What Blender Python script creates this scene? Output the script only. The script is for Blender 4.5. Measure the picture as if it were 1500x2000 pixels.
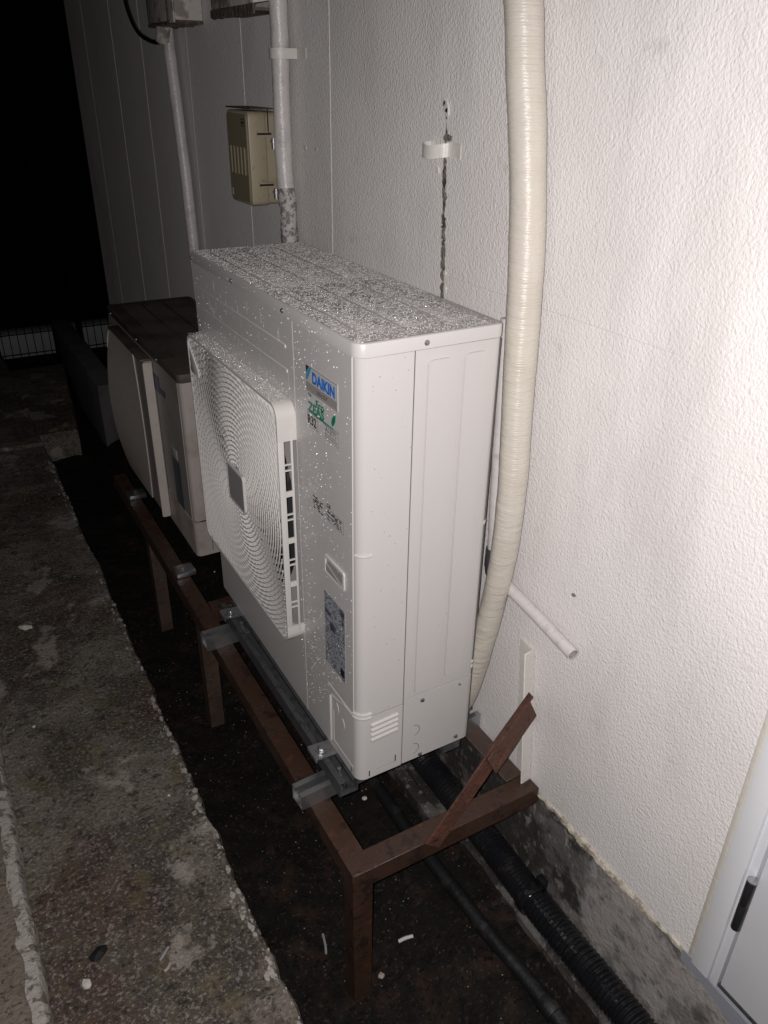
import bpy, bmesh, math, random
from mathutils import Vector, Matrix, noise
for o in list(bpy.data.objects): bpy.data.objects.remove(o)
S = bpy.context.scene
COL = S.collection
rnd = random.Random(7)
R = math.radians

# ------------------------------------------------------------------ camera, sky, flash
cam = bpy.data.objects.new('camera', bpy.data.cameras.new('camera')); COL.objects.link(cam)
CAMP = Vector((-0.58273, -1.10216, 1.36516))
cam.location = CAMP
cam.rotation_euler = (1.07012, -0.014944, -0.5156)
cam.data.sensor_fit = 'VERTICAL'; cam.data.sensor_height = 36; cam.data.lens = 27.81
cam.data.clip_start = 0.02; cam.data.clip_end = 400
S.camera = cam
world = bpy.data.worlds.new('World'); S.world = world; world.use_nodes = True
wn = world.node_tree
sky = wn.nodes.new('ShaderNodeTexSky'); sky.sky_type = 'NISHITA'; sky.sun_disc = False
sky.sun_elevation = R(-4); sky.sun_rotation = R(200)
wn.links.new(sky.outputs[0], wn.nodes['Background'].inputs[0])
wn.nodes['Background'].inputs[1].default_value = 0.05
# the phone's flash, a small lamp beside the lens: the only thing that lights this night photograph
FL = bpy.data.lights.new('phone_flash', 'SPOT')
FL.energy = 97; FL.shadow_soft_size = 0.006; FL.color = (1.0, 0.955, 0.94)
FL.spot_size = R(140); FL.spot_blend = 0.9
flash = bpy.data.objects.new('phone_flash', FL); COL.objects.link(flash)
Mc = cam.rotation_euler.to_matrix()
flash.location = CAMP + Mc @ Vector((-0.020, 0.010, 0.0))
flash.rotation_euler = (Matrix(Mc) @ Matrix.Rotation(R(-8), 3, 'Y') @ Matrix.Rotation(R(-4), 3, 'X')).to_euler()
S.view_settings.view_transform = 'Standard'; S.view_settings.look = 'None'
S.view_settings.exposure = 0.0; S.view_settings.gamma = 1
S.view_settings.use_curve_mapping = False
S.render.engine = 'CYCLES'

# ------------------------------------------------------------------ materials
def mat(name, col, rough=0.6, metal=0.0, spec=0.5, coat=0.0, layers=(), bumps=(), gloss_var=0.0):
    """layers: (kind, scale, lo, hi, colour, amount[, stretch]) noise masks mixed over the colour; bumps: (kind, scale, distance, strength[, stretch])"""
    m = bpy.data.materials.new(name); m.use_nodes = True
    nt = m.node_tree; b = nt.nodes['Principled BSDF']; L = nt.links.new
    b.inputs['Roughness'].default_value = rough; b.inputs['Metallic'].default_value = metal
    b.inputs['Specular IOR Level'].default_value = spec
    b.inputs['Coat Weight'].default_value = coat; b.inputs['Coat Roughness'].default_value = 0.12
    b.inputs['Base Color'].default_value = (*col, 1)
    tc = nt.nodes.new('ShaderNodeTexCoord')
    def tex(kind, scale, stretch=None, detail=4, dist=0.0):
        mp = nt.nodes.new('ShaderNodeMapping'); L(tc.outputs['Object'], mp.inputs[0])
        if stretch: mp.inputs['Scale'].default_value = stretch
        mp.inputs['Location'].default_value = (rnd.uniform(0, 9), rnd.uniform(0, 9), rnd.uniform(0, 9))
        if kind == 'vor':
            t = nt.nodes.new('ShaderNodeTexVoronoi'); t.inputs['Scale'].default_value = scale
            t.feature = 'SMOOTH_F1'; L(mp.outputs[0], t.inputs['Vector']); return t.outputs['Distance']
        if kind == 'wave':
            t = nt.nodes.new('ShaderNodeTexWave'); t.inputs['Scale'].default_value = scale; t.bands_direction = 'Z'
            t.inputs['Distortion'].default_value = 1.2; t.inputs['Detail'].default_value = 2; t.inputs['Detail Scale'].default_value = 1.5
            L(mp.outputs[0], t.inputs['Vector']); return t.outputs['Fac']
        if kind == 'pim': detail = 1.0; dist = 0.0
        t = nt.nodes.new('ShaderNodeTexNoise'); t.inputs['Scale'].default_value = scale
        t.inputs['Detail'].default_value = detail; t.inputs['Roughness'].default_value = 0.62; t.inputs['Distortion'].default_value = dist
        L(mp.outputs[0], t.inputs['Vector']); return t.outputs['Fac']
    cur = None
    for l in layers:
        kind, sc, lo, hi, c, amt = l[:6]; st = l[6] if len(l) > 6 else None
        f = tex('noise' if kind == 'along' else kind, sc, st, 6)
        if kind == 'along':      # a stain that ends at some place along the wall, its border broken by noise
            sp_ = nt.nodes.new('ShaderNodeSeparateXYZ'); L(tc.outputs['Object'], sp_.inputs[0])
            ml = nt.nodes.new('ShaderNodeMath'); ml.operation = 'MULTIPLY_ADD'; L(f, ml.inputs[0]); ml.inputs[1].default_value = .45
            ng = nt.nodes.new('ShaderNodeMath'); ng.operation = 'MULTIPLY'; L(sp_.outputs['Y'], ng.inputs[0]); ng.inputs[1].default_value = -1
            L(ng.outputs[0], ml.inputs[2]); f = ml.outputs[0]
        r = nt.nodes.new('ShaderNodeMapRange'); r.interpolation_type = 'SMOOTHSTEP'
        r.inputs['From Min'].default_value = lo; r.inputs['From Max'].default_value = hi
        r.inputs['To Max'].default_value = amt; L(f, r.inputs['Value'])
        mx = nt.nodes.new('ShaderNodeMix'); mx.data_type = 'RGBA'
        L(r.outputs[0], mx.inputs['Factor'])
        if cur: L(cur, mx.inputs['A'])
        else: mx.inputs['A'].default_value = (*col, 1)
        mx.inputs['B'].default_value = (*c, 1)
        cur = mx.outputs['Result']
    if cur: L(cur, b.inputs['Base Color'])
    prev = None
    for bu in bumps:
        kind, sc, dist, stg = bu[:4]; st = bu[4] if len(bu) > 4 else None
        f = tex(kind, sc, st, 2 if kind == 'noise' and sc > 60 else 5, 0.0)
        bn = nt.nodes.new('ShaderNodeBump'); bn.inputs['Distance'].default_value = dist; bn.inputs['Strength'].default_value = stg
        L(f, bn.inputs['Height'])
        if prev: L(prev, bn.inputs['Normal'])
        prev = bn.outputs[0]
    if prev: L(prev, b.inputs['Normal'])
    if gloss_var:
        f = tex('noise', 9); r = nt.nodes.new('ShaderNodeMapRange')
        r.inputs['From Min'].default_value = .35; r.inputs['From Max'].default_value = .65
        r.inputs['To Min'].default_value = max(.03, rough - gloss_var); r.inputs['To Max'].default_value = min(1, rough + gloss_var)
        L(f, r.inputs['Value']); L(r.outputs[0], b.inputs['Roughness'])
    return m

M = {}
M['stucco'] = mat('stucco_paint', (.83, .80, .79), .55, spec=.3,
    layers=[('noise', 1.3, .45, .70, (.72, .69, .675), .6), ('noise', 2.2, .55, .70, (.68, .65, .63), .5, (1, 1, .5)), ('noise', 24, .6, .8, (.56, .53, .50), .35), ('noise', 9, .64, .76, (.45, .42, .38), .4), ('noise', 3.2, .52, .72, (.64, .61, .60), .6, (1, 1, .35))],
    bumps=[('pim', 200, .0030, .62, (1, 1, .85)), ('vor', 120, .0018, .4), ('noise', 320, .0006, .5)])
M['bead'] = mat('joint_paint', (.60, .56, .54), .5, bumps=[('noise', 60, .002, .5)])
M['foundation'] = mat('foundation_concrete', (.050, .046, .043), .55,
    layers=[('along', 7, .50, .56, (.42, .395, .375), .9), ('noise', 9, .50, .60, (.17, .16, .155), .75), ('noise', 26, .56, .66, (.42, .385, .36), .5), ('noise', 19, .50, .70, (.05, .043, .04), .6), ('noise', 45, .62, .72, (.42, .38, .35), .55, (1, 1, .3)), ('noise', 30, .58, .7, (.03, .026, .024), .6)],
    bumps=[('noise', 40, .006, .8), ('noise', 160, .002, .8)])
M['mud'] = mat('wet_mud', (.0085, .007, .006), .8, spec=.2,
    layers=[('noise', 11, .48, .7, (.034, .018, .012), .9), ('noise', 90, .56, .66, (.05, .038, .03), .8), ('noise', 60, .52, .62, (.003, .0028, .0025), .9), ('noise', 3, .45, .7, (.006, .005, .005), .8)],
    bumps=[('noise', 150, .004, .8)])
M['slab'] = mat('old_concrete', (.168, .146, .122), .7, spec=.35,
    layers=[('noise', 2.6, .46, .56, (.075, .060, .048), .85), ('noise', 8, .45, .66, (.055, .046, .04), .75), ('noise', 3.1, .50, .66, (.085, .042, .035), .6), ('noise', 130, .50, .66, (.33, .305, .275), .65), ('noise', 95, .55, .66, (.025, .022, .019), .8), ('noise', 23, .58, .68, (.03, .026, .022), .55), ('noise', 12, .52, .66, (.13, .105, .055), .6), ('noise', 5.0, .58, .64, (.40, .36, .32), .55), ('noise', 34, .58, .64, (.028, .024, .02), .7)],
    bumps=[('noise', 85, .006, .8), ('noise', 15, .012, .6)], gloss_var=.15)
M['stepmat'] = mat('step_concrete', (.20, .17, .135), .7, layers=[('noise', 14, .5, .66, (.12, .10, .08), .8), ('noise', 110, .54, .66, (.04, .034, .028), .8), ('noise', 8, .6, .7, (.33, .30, .27), .5)], bumps=[('noise', 85, .006, .9)])
M['slab_edge'] = mat('worn_concrete_edge', (.42, .39, .355), .7, layers=[('noise', 40, .50, .6, (.12, .10, .085), .85), ('noise', 90, .6, .7, (.4, .36, .33), .7)], bumps=[('noise', 90, .006, .9)])
M['shell'] = mat('outdoor_unit_paint', (.555, .535, .525), .33, spec=.5, layers=[('noise', 3, .5, .8, (.53, .51, .495), .5), ('noise', 40, .66, .8, (.46, .44, .42), .3, (1, 1, .2))], bumps=[('noise', 420, .0004, .25)])
M['plastic'] = mat('grille_plastic', (.60, .58, .56), .42, spec=.4)
M['lid'] = mat('wet_lid_paint', (.41, .385, .375), .25, spec=.6, layers=[('noise', 16, .4, .7, (.37, .35, .34), .7)], bumps=[('noise', 55, .002, .4)])
M['dark'] = mat('dark_interior', (.012, .012, .013), .7)
M['fan'] = mat('fan_plastic', (.05, .05, .055), .45)
M['badge'] = mat('badge_grey', (.31, .30, .30), .38, layers=[('noise', 90, .55, .7, (.33, .32, .31), .5)])
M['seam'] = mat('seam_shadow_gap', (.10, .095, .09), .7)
M['drop'] = mat('water_drop', (.46, .44, .435), .10, spec=1.0)
M['glint'] = mat('water_bead_painted_glint', (.86, .84, .83), .12, spec=1.0)  # whitish body colour stands in for the flash glinting in clear beads
M['dropf'] = mat('water_bead_white_sparkle', (1.0, .99, .98), .12, spec=1.0)  # white put into the colour to paint the sparkle of clear water
M['print_plate'] = mat('label_silver', (.52, .50, .49), .35)
M['grey_print'] = mat('label_grey_band', (.27, .25, .25), .45, layers=[('noise', 300, .5, .6, (.40, .38, .37), .6)])
M['blue'] = mat('logo_blue', (.012, .15, .55), .4)
M['lblue'] = mat('logo_light_blue', (.07, .30, .48), .4)
M['ink'] = mat('black_ink', (.012, .012, .014), .5)
M['inkgrey'] = mat('grey_ink', (.16, .155, .15), .5)
M['green'] = mat('logo_green', (.0, .18, .11), .4)
M['spec'] = mat('data_sticker', (.33, .35, .385), .4)
M['specink'] = mat('data_sticker_ink', (.075, .08, .10), .5)
M['zinc'] = mat('zinc_plate', (.46, .47, .48), .30, metal=.9, layers=[('noise', 60, .5, .7, (.36, .37, .38), .8)], bumps=[('noise', 120, .001, .5)], gloss_var=.12)
M['zincdark'] = mat('zinc_shaded', (.085, .088, .095), .5, metal=.4, layers=[('noise', 40, .5, .65, (.04, .04, .043), .7)])  # darker copy of the zinc, shade inside the channel put into its colour
M['screw'] = mat('screw_steel', (.30, .31, .32), .35, metal=.85)
M['steel'] = mat('brown_painted_steel', (.050, .026, .017), .42, spec=.5,
    layers=[('noise', 9, .5, .68, (.045, .020, .014), .85), ('noise', 34, .60, .70, (.13, .045, .025), .6), ('noise', 22, .56, .62, (.018, .011, .009), .75), ('noise', 90, .66, .72, (.2, .16, .13), .5), ('noise', 6, .60, .70, (.12, .048, .028), .6)],
    bumps=[('noise', 70, .0025, .7), ('noise', 12, .003, .4)], gloss_var=.14)
M['steelold'] = mat('rusty_grey_steel', (.075, .05, .038), .6, layers=[('noise', 9, .45, .65, (.05, .028, .02), .85), ('noise', 40, .6, .7, (.16, .12, .10), .6)], bumps=[('noise', 70, .003, .8)])
M['rust'] = mat('flaking_rust', (.085, .036, .024), .62,
    layers=[('noise', 22, .5, .62, (.13, .05, .03), .75), ('noise', 40, .58, .66, (.03, .017, .013), .8), ('noise', 70, .66, .74, (.36, .22, .10), .6)], bumps=[('noise', 80, .004, .9)])
M['whitebracket'] = mat('overpainted_steel', (.66, .63, .60), .4, layers=[('noise', 40, .66, .72, (.42, .36, .30), .5)], bumps=[('noise', 35, .004, .6)])
M['tape'] = mat('cream_pipe_tape', (.61, .565, .50), .33, spec=.5, layers=[('noise', 12, .4, .7, (.55, .505, .43), .6)],
    bumps=[('wave', 66, .0008, .2), ('noise', 16, .005, .6, (1, 1, 4.5)), ('noise', 45, .0022, .6, (.5, .5, 4))])
M['oldtape'] = mat('painted_old_pipe', (.60, .57, .56), .32, spec=.6, layers=[('noise', 14, .5, .65, (.42, .39, .38), .6)], bumps=[('noise', 30, .004, .7, (1, 1, 2)), ('noise', 90, .0015, .5)])
M['flaked'] = mat('flaking_pipe_paint', (.50, .47, .46), .6, layers=[('noise', 60, .47, .55, (.16, .14, .13), .85)], bumps=[('noise', 90, .004, .9)])
M['pvc'] = mat('painted_drain_pipe', (.62, .59, .585), .4, layers=[('noise', 25, .55, .68, (.42, .39, .35), .7)], bumps=[('noise', 45, .003, .8)])
M['greyfit'] = mat('grey_pvc_fitting', (.055, .055, .06), .4, bumps=[('noise', 60, .002, .5)])
M['rubber'] = mat('black_corrugated_plastic', (.010, .010, .012), .28, spec=.55, layers=[('noise', 30, .55, .7, (.03, .026, .022), .8)], bumps=[('noise', 90, .002, .6)], gloss_var=.15)
M['hose'] = mat('black_foam_hose', (.008, .008, .009), .5, layers=[('noise', 12, .55, .7, (.04, .036, .032), .8)], bumps=[('noise', 50, .004, .7)])
M['box'] = mat('beige_switch_box', (.34, .295, .21), .42, layers=[('noise', 9, .52, .7, (.25, .19, .11), .7), ('noise', 50, .62, .72, (.12, .07, .04), .5)])
M['boxfront'] = mat('beige_switch_box_lid', (.23, .20, .135), .42, layers=[('noise', 9, .5, .7, (.28, .22, .14), .6)])
M['rustplate'] = mat('rusty_plate', (.05, .04, .035), .6)
M['hood'] = mat('old_vent_hood_paint', (.55, .51, .48), .55, layers=[('noise', 18, .5, .62, (.20, .165, .14), .8), ('noise', 50, .58, .68, (.09, .06, .045), .7)], bumps=[('noise', 40, .004, .8)])
M['hoodrust'] = mat('rotten_hood_rim', (.10, .075, .062), .7, layers=[('noise', 60, .5, .62, (.20, .15, .12), .7)], bumps=[('noise', 70, .006, .9)])
M['oldtop'] = mat('grimy_brown_lid', (.075, .058, .050), .6, layers=[('noise', 7, .45, .65, (.028, .020, .017), .8), ('noise', 3, .6, .7, (.10, .075, .06), .5)], bumps=[('noise', 25, .002, .5)])
M['oldshell'] = mat('aged_cream_paint', (.40, .36, .335), .45, layers=[('noise', 5, .42, .62, (.27, .215, .18), .7), ('noise', 22, .55, .7, (.20, .15, .12), .5, (1, 1, .25))])
M['oldfront'] = mat('aged_front_paint', (.30, .28, .27), .4, layers=[('noise', 6, .5, .7, (.2, .18, .165), .6)])
M['oldwhite'] = mat('aged_white_panel', (.47, .42, .385), .5, layers=[('noise', 40, .5, .7, (.38, .33, .30), .5), ('noise', 7, .55, .75, (.30, .25, .22), .5)])
M['stickerblue'] = mat('faded_blue_sticker', (.012, .016, .06), .4)
M['stickernavy'] = mat('dim_energy_sticker', (.045, .06, .085), .4)
M['door'] = mat('white_door_paint', (.86, .87, .91), .3, spec=.5, bumps=[('noise', 12, .001, .15)])
M['gasket'] = mat('cream_caulk', (.70, .665, .60), .45, bumps=[('noise', 30, .004, .5)])
M['sill'] = mat('grey_blue_paint', (.30, .31, .35), .35, bumps=[('noise', 30, .003, .4)])
M['hinge'] = mat('black_hinge', (.018, .018, .02), .35)
M['caulk'] = mat('rough_mortar_edge', (.55, .50, .42), .7, layers=[('noise', 45, .5, .62, (.22, .19, .15), .7)], bumps=[('noise', 60, .008, .9)])
M['grime'] = mat('grime_flake', (.22, .195, .17), .8, layers=[('noise', 60, .48, .6, (.04, .033, .027), .85), ('noise', 40, .58, .66, (.34, .31, .29), .8)], bumps=[('noise', 90, .006, .9)])
M['fence'] = mat('dark_fence_steel', (.003, .003, .0035), .9, spec=.1)
M['block'] = mat('far_concrete_wall', (.10, .094, .094), .75, layers=[('noise', 6, .45, .65, (.06, .055, .055), .8)], bumps=[('noise', 40, .006, .7)])
M['farwall'] = mat('pale_retaining_wall', (.38, .38, .40), .75, layers=[('noise', 5, .45, .65, (.30, .30, .31), .7)])
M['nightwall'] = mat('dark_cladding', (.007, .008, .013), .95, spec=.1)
M['chip'] = mat('white_chip', (.62, .58, .54), .6)
M['twig'] = mat('dry_twig', (.20, .15, .10), .7)
M['clear'] = mat('dull_plastic_scrap', (.30, .30, .31), .3)
M['grit'] = mat('pale_grit', (.34, .31, .27), .6)
M['footing'] = mat('footing_concrete', (.13, .12, .113), .6, layers=[('noise', 6, .42, .52, (.022, .019, .017), .95), ('noise', 50, .55, .68, (.3, .27, .25), .5)], bumps=[('noise', 50, .006, .8)])

# ------------------------------------------------------------------ mesh helpers
class MB:
    def __init__(s): s.v = []; s.f = []
    def add(s, vs, fs):
        n = len(s.v); s.v += [tuple(p) for p in vs]; s.f += [tuple(i + n for i in q) for q in fs]; return s
    def box(s, x0, x1, y0, y1, z0, z1):
        v = [(x, y, z) for x in (x0, x1) for y in (y0, y1) for z in (z0, z1)]
        return s.add(v, [(0, 1, 3, 2), (4, 6, 7, 5), (0, 4, 5, 1), (2, 3, 7, 6), (0, 2, 6, 4), (1, 5, 7, 3)])
    def beam(s, a, b, w, h, up=(0, 0, 1)):
        a = Vector(a); b = Vector(b); d = (b - a).normalized(); u = Vector(up)
        sd = d.cross(u).normalized(); u = sd.cross(d).normalized()
        v = [p + sd * i * w / 2 + u * j * h / 2 for p in (a, b) for i, j in ((-1, -1), (1, -1), (1, 1), (-1, 1))]
        return s.add(v, [(3, 2, 1, 0), (4, 5, 6, 7), (0, 1, 5, 4), (1, 2, 6, 5), (2, 3, 7, 6), (3, 0, 4, 7)])
    def prism(s, poly, fn, h0, h1):
        """poly list of 2D, fn(u,v,h)->3D"""
        n = len(poly); v = [fn(u, w, h0) for u, w in poly] + [fn(u, w, h1) for u, w in poly]
        return s.add(v, [tuple(range(n))[::-1], tuple(range(n, 2 * n))] + [(i, (i + 1) % n, n + (i + 1) % n, n + i) for i in range(n)])
    def strip(s, path, t, fn, h0, h1, closed=False):
        """2D path given thickness t to its left, swept from h0 to h1"""
        P = [Vector(p) for p in path]; n = len(P); off = []
        for i in range(n):
            a = P[i - 1] if (i or closed) else P[i]; c = P[(i + 1) % n] if (i < n - 1 or closed) else P[i]
            d1 = (P[i] - a); d2 = (c - P[i])
            if d1.length < 1e-9: d1 = d2
            if d2.length < 1e-9: d2 = d1
            n1 = Vector((-d1.y, d1.x)).normalized(); n2 = Vector((-d2.y, d2.x)).normalized()
            m = (n1 + n2); m = m.normalized() / max(.3, m.normalized().dot(n1)); off.append(P[i] + m * t)
        v = [];
        for i in range(n):
            v += [fn(P[i].x, P[i].y, h0), fn(P[i].x, P[i].y, h1), fn(off[i].x, off[i].y, h1), fn(off[i].x, off[i].y, h0)]
        f = []
        for i in range(n if closed else n - 1):
            j = (i + 1) % n
            for k in range(4): f.append((4 * i + k, 4 * j + k, 4 * j + (k + 1) % 4, 4 * i + (k + 1) % 4))
        if not closed: f += [(0, 1, 2, 3), (4 * n - 1, 4 * n - 2, 4 * n - 3, 4 * n - 4)]
        return s.add(v, f)
    def tube(s, pts, r, n=16, cap=True, jitter=0):
        P = [Vector(p) for p in pts]; rs = r if isinstance(r, (list, tuple)) else [r] * len(P)
        d0 = (P[1] - P[0]).normalized(); ref = Vector((0, 0, 1)) if abs(d0.z) < .9 else Vector((1, 0, 0))
        u = d0.cross(ref).normalized(); v = []
        for i, p in enumerate(P):
            d = (P[min(i + 1, len(P) - 1)] - P[max(i - 1, 0)]).normalized()
            u = (u - d * u.dot(d)).normalized(); w = d.cross(u)
            for k in range(n):
                a = 2 * math.pi * k / n; rr = rs[i] * (1 + (jitter * noise.noise(p * 14 + Vector((math.cos(a), math.sin(a), 0)) * .8) if jitter else 0))
                v.append(p + (u * math.cos(a) + w * math.sin(a)) * rr)
        f = [(i * n + k, i * n + (k + 1) % n, (i + 1) * n + (k + 1) % n, (i + 1) * n + k) for i in range(len(P) - 1) for k in range(n)]
        if cap: f += [tuple(range(n))[::-1], tuple(range((len(P) - 1) * n, len(P) * n))]
        return s.add(v, f)
    def disc(s, c, ax, r, h, n=14, r2=None):
        c = Vector(c); a = Vector(ax).normalized()
        return s.tube([c, c + a * h], [r, r2 if r2 is not None else r], n)

def smooth_path(pts, k=8):
    P = [Vector(p) for p in pts]; out = []
    for i in range(len(P) - 1):
        p0 = P[max(i - 1, 0)]; p1 = P[i]; p2 = P[i + 1]; p3 = P[min(i + 2, len(P) - 1)]
        for j in range(k):
            t = j / k
            out.append(.5 * ((2 * p1) + (p2 - p0) * t + (2 * p0 - 5 * p1 + 4 * p2 - p3) * t * t + (3 * p1 - p0 - 3 * p2 + p3) * t ** 3))
    out.append(P[-1]); return out

def ob(name, mb, m, parent=None, bevel=0, smooth=False, segs=2, kind=None, label=None, fix=True):
    me = bpy.data.meshes.new(name)
    bm = bmesh.new()
    vs = [bm.verts.new(v) for v in mb.v]
    for f in mb.f:
        try: bm.faces.new([vs[i] for i in f])
        except ValueError: pass
    if fix: bmesh.ops.recalc_face_normals(bm, faces=bm.faces)
    if bevel:
        es = [e for e in bm.edges if len(e.link_faces) == 2 and e.calc_face_angle(0) > R(30)]
        bmesh.ops.bevel(bm, geom=es, offset=bevel, segments=segs, profile=.5, affect='EDGES', clamp_overlap=True)
    bm.to_mesh(me); bm.free()
    if smooth or bevel:
        for p in me.polygons: p.use_smooth = True
        try: me.set_sharp_from_angle(angle=R(38))
        except Exception: pass
    me.materials.append(M[m] if isinstance(m, str) else m)
    o = bpy.data.objects.new(name, me); COL.objects.link(o)
    if parent:
        o.parent = parent
        o.matrix_parent_inverse = PW(parent).inverted()
    if kind: o['kind'] = kind
    if label: o['label'] = label
    return o
def PW(o):
    m = Matrix.LocRotScale(o.location, o.rotation_euler, o.scale)
    return PW(o.parent) @ o.matrix_parent_inverse @ m if o.parent else m
def tag(o, label, cat, group=None):
    o['label'] = label; o['category'] = cat
    if group: o['group'] = group
    return o
def thing(name, loc, label, cat, group=None):
    o = bpy.data.objects.new(name, None); COL.objects.link(o); o.location = loc; o.empty_display_size = .05
    return tag(o, label, cat, group)
def rrect(y0, y1, z0, z1, r, n=5):
    out = []
    for cx, cz, a0 in ((y1 - r, z1 - r, 0), (y0 + r, z1 - r, 90), (y0 + r, z0 + r, 180), (y1 - r, z0 + r, 270)):
        for i in range(n + 1):
            a = R(a0 + 90 * i / n); out.append((cx + r * math.cos(a), cz + r * math.sin(a)))
    return out
XP = lambda u, v, h: (h, u, v)      # polygon in y,z extruded along x
YP = lambda u, v, h: (u, h, v)      # polygon in x,z extruded along y
ZP = lambda u, v, h: (u, v, h)      # polygon in x,y extruded along z

def text_obj(name, body, size, loc, m, parent, align='LEFT', sx=1, shear=0, bold=0, face='front', z=.0006):
    cu = bpy.data.curves.new(name, 'FONT'); cu.body = body; cu.size = size; cu.align_x = align
    cu.shear = shear; cu.offset = bold; cu.extrude = .0002
    t = bpy.data.objects.new(name, cu); COL.objects.link(t)
    bpy.context.view_layer.update()
    me = bpy.data.meshes.new_from_object(t.evaluated_get(bpy.context.evaluated_depsgraph_get()))
    bpy.data.objects.remove(t)
    X, Y, Z = Vector((0, -1, 0)), Vector((0, 0, 1)), Vector((-1, 0, 0))
    mw = Matrix((X, Y, Z)).transposed().to_4x4(); mw = Matrix.Translation(loc) @ mw @ Matrix.Diagonal((sx, 1, 1, 1))
    me.transform(mw); me.materials.clear(); me.materials.append(M[m])
    o = bpy.data.objects.new(name, me); COL.objects.link(o); o.parent = parent
    o.matrix_parent_inverse = PW(parent).inverted(); return o

def rand_drops(n, place, rmin, rmax, hz, seed, power=3):
    """place(r)->(point, normal, tangent) random drops as small domes, joined"""
    r_ = random.Random(seed); mb = MB()
    for _ in range(n):
        q = place(r_)
        if q is None: continue
        p, nrm, tg = q; nrm = Vector(nrm); tg = Vector(tg); bt = nrm.cross(tg)
        r = rmin + (rmax - rmin) * r_.random() ** power
        a = r_.random() * 6.28; e = r_.uniform(.75, 1.3); h = hz * r * r_.uniform(.8, 1.15)
        seg = 8 if r > .0022 else 6; v = []
        wob = [1 + r_.uniform(-.12, .12) for _ in range(seg)]
        for rr, hh in ((1, 0), (.86, .52), (.48, .9)):
            for k in range(seg):
                t = 2 * math.pi * k / seg + a
                v.append(Vector(p) + tg * math.cos(t) * r * rr * e * wob[k] + bt * math.sin(t) * r * rr / e * wob[k] + nrm * h * hh)
        v.append(Vector(p) + nrm * h)
        f = [(j * seg + k, j * seg + (k + 1) % seg, (j + 1) * seg + (k + 1) % seg, (j + 1) * seg + k) for j in range(2) for k in range(seg)]
        f += [(2 * seg + k, 2 * seg + (k + 1) % seg, 3 * seg) for k in range(seg)]
        mb.add(v, f)
    return mb

# ================================================================== SETTING
def grid(x0, x1, y0, y1, nx, ny, fz):
    mb = MB(); v = []
    for j in range(ny + 1):
        for i in range(nx + 1):
            x = x0 + (x1 - x0) * i / nx; y = y0 + (y1 - y0) * j / ny; v.append((x, y, fz(x, y)))
    mb.add(v, [(j * (nx + 1) + i, j * (nx + 1) + i + 1, (j + 1) * (nx + 1) + i + 1, (j + 1) * (nx + 1) + i) for j in range(ny) for i in range(nx)])
    return mb
def sstep(a, b, x): t = max(0, min(1, (x - a) / (b - a))); return t * t * (3 - 2 * t)
def gz(x, y):
    b = -.53 + .09 * sstep(-.02, .22, x)
    return b + .012 * noise.noise(Vector((x * 7, y * 7, 0))) + .006 * noise.noise(Vector((x * 26, y * 26, 3)))
g = grid(-.40, .42, -1.6, 4.4, 80, 460, gz)
ob('drain_trough_ground', g, 'mud', kind='structure', smooth=True)
big = MB().add([(-60, -40, -.62), (60, -40, -.62), (60, 90, -.62), (-60, 90, -.62)], [(0, 1, 2, 3)])
ob('ground', big, 'mud', kind='structure')
# left walkway slab with a broken edge
def edge_x(y):
    return -.246 + .012 * y / 2 + + .012 * noise.noise(Vector((y * 3.1, 0, 1))) + .008 * noise.noise(Vector((y * 14, 0, 5))) + .005 * noise.noise(Vector((y * 45, 0, 8)))
def slab(name, y0, y1, x0, ef, ztop, zb, m, dy=.012, nx=26):
    mb = MB(); v = []; ny = int((y1 - y0) / dy)
    cols = nx + 4
    for j in range(ny + 1):
        y = y0 + (y1 - y0) * j / ny; ex = ef(y)
        for i in range(nx + 1):
            x = x0 + (ex - .006 - x0) * i / nx
            z = ztop + .006 * noise.noise(Vector((x * 5, y * 5, 2))) + .0025 * noise.noise(Vector((x * 30, y * 30, 2))) - .004 * max(0, noise.noise(Vector((x * 9, y * 9, 7)))) * (i > nx - 3)
            v.append((x, y, z))
        v.append((ex, y, ztop - .010)); v.append((ex + .004, y, ztop - .05)); v.append((ex + .002, y, zb))
    f = [(j * cols + i, j * cols + i + 1, (j + 1) * cols + i + 1, (j + 1) * cols + i) for j in range(ny) for i in range(cols - 1)]
    f.append(tuple(range(cols))); f.append(tuple(range(ny * cols, (ny + 1) * cols)))
    mb.add(v, f)
    return ob(name, mb, m, kind='structure', smooth=True)
slab('concrete_walkway', -1.6, 3.12, -.80, edge_x, -.36, -.60, 'slab', dy=.009)
slab('far_concrete_slab', 3.28, 4.5, -1.2, lambda y: -.03 + .14 * (y - 3.28) / 1.2 + .02 * noise.noise(Vector((y * 6, 2, 2))), -.37, -.60, 'slab', nx=30)
slab('far_walkway_slab', 3.13, 5.3, -2.4, lambda y: -.235 + .02 * noise.noise(Vector((y * 5, 9, 2))), -.345, -.60, 'slab', nx=30)
r_ = random.Random(91); mb = MB()
for k in range(420):
    y = -1.4 + 4.3 * r_.random(); cl_ = noise.noise(Vector((y * 2.3, 7, 7)))
    if cl_ < -.12 and r_.random() < .8: continue
    s_ = .0012 + .0085 * r_.random() ** 2.5; x = edge_x(y) - .003 - abs(r_.gauss(0, .011)) - s_ * .5
    mb.prism([(x + s_ * .8 * math.cos(a) * r_.uniform(.5, 1.3), y + s_ * 1.5 * math.sin(a) * r_.uniform(.5, 1.3)) for a in [q * .785 for q in range(8)]], ZP, -.366, -.3602 + .004 * noise.noise(Vector((x * 5, y * 5, 2))) + .0022)
ob('edge_chips', mb, 'slab_edge', kind='stuff', bevel=.0006, segs=1)
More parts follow.
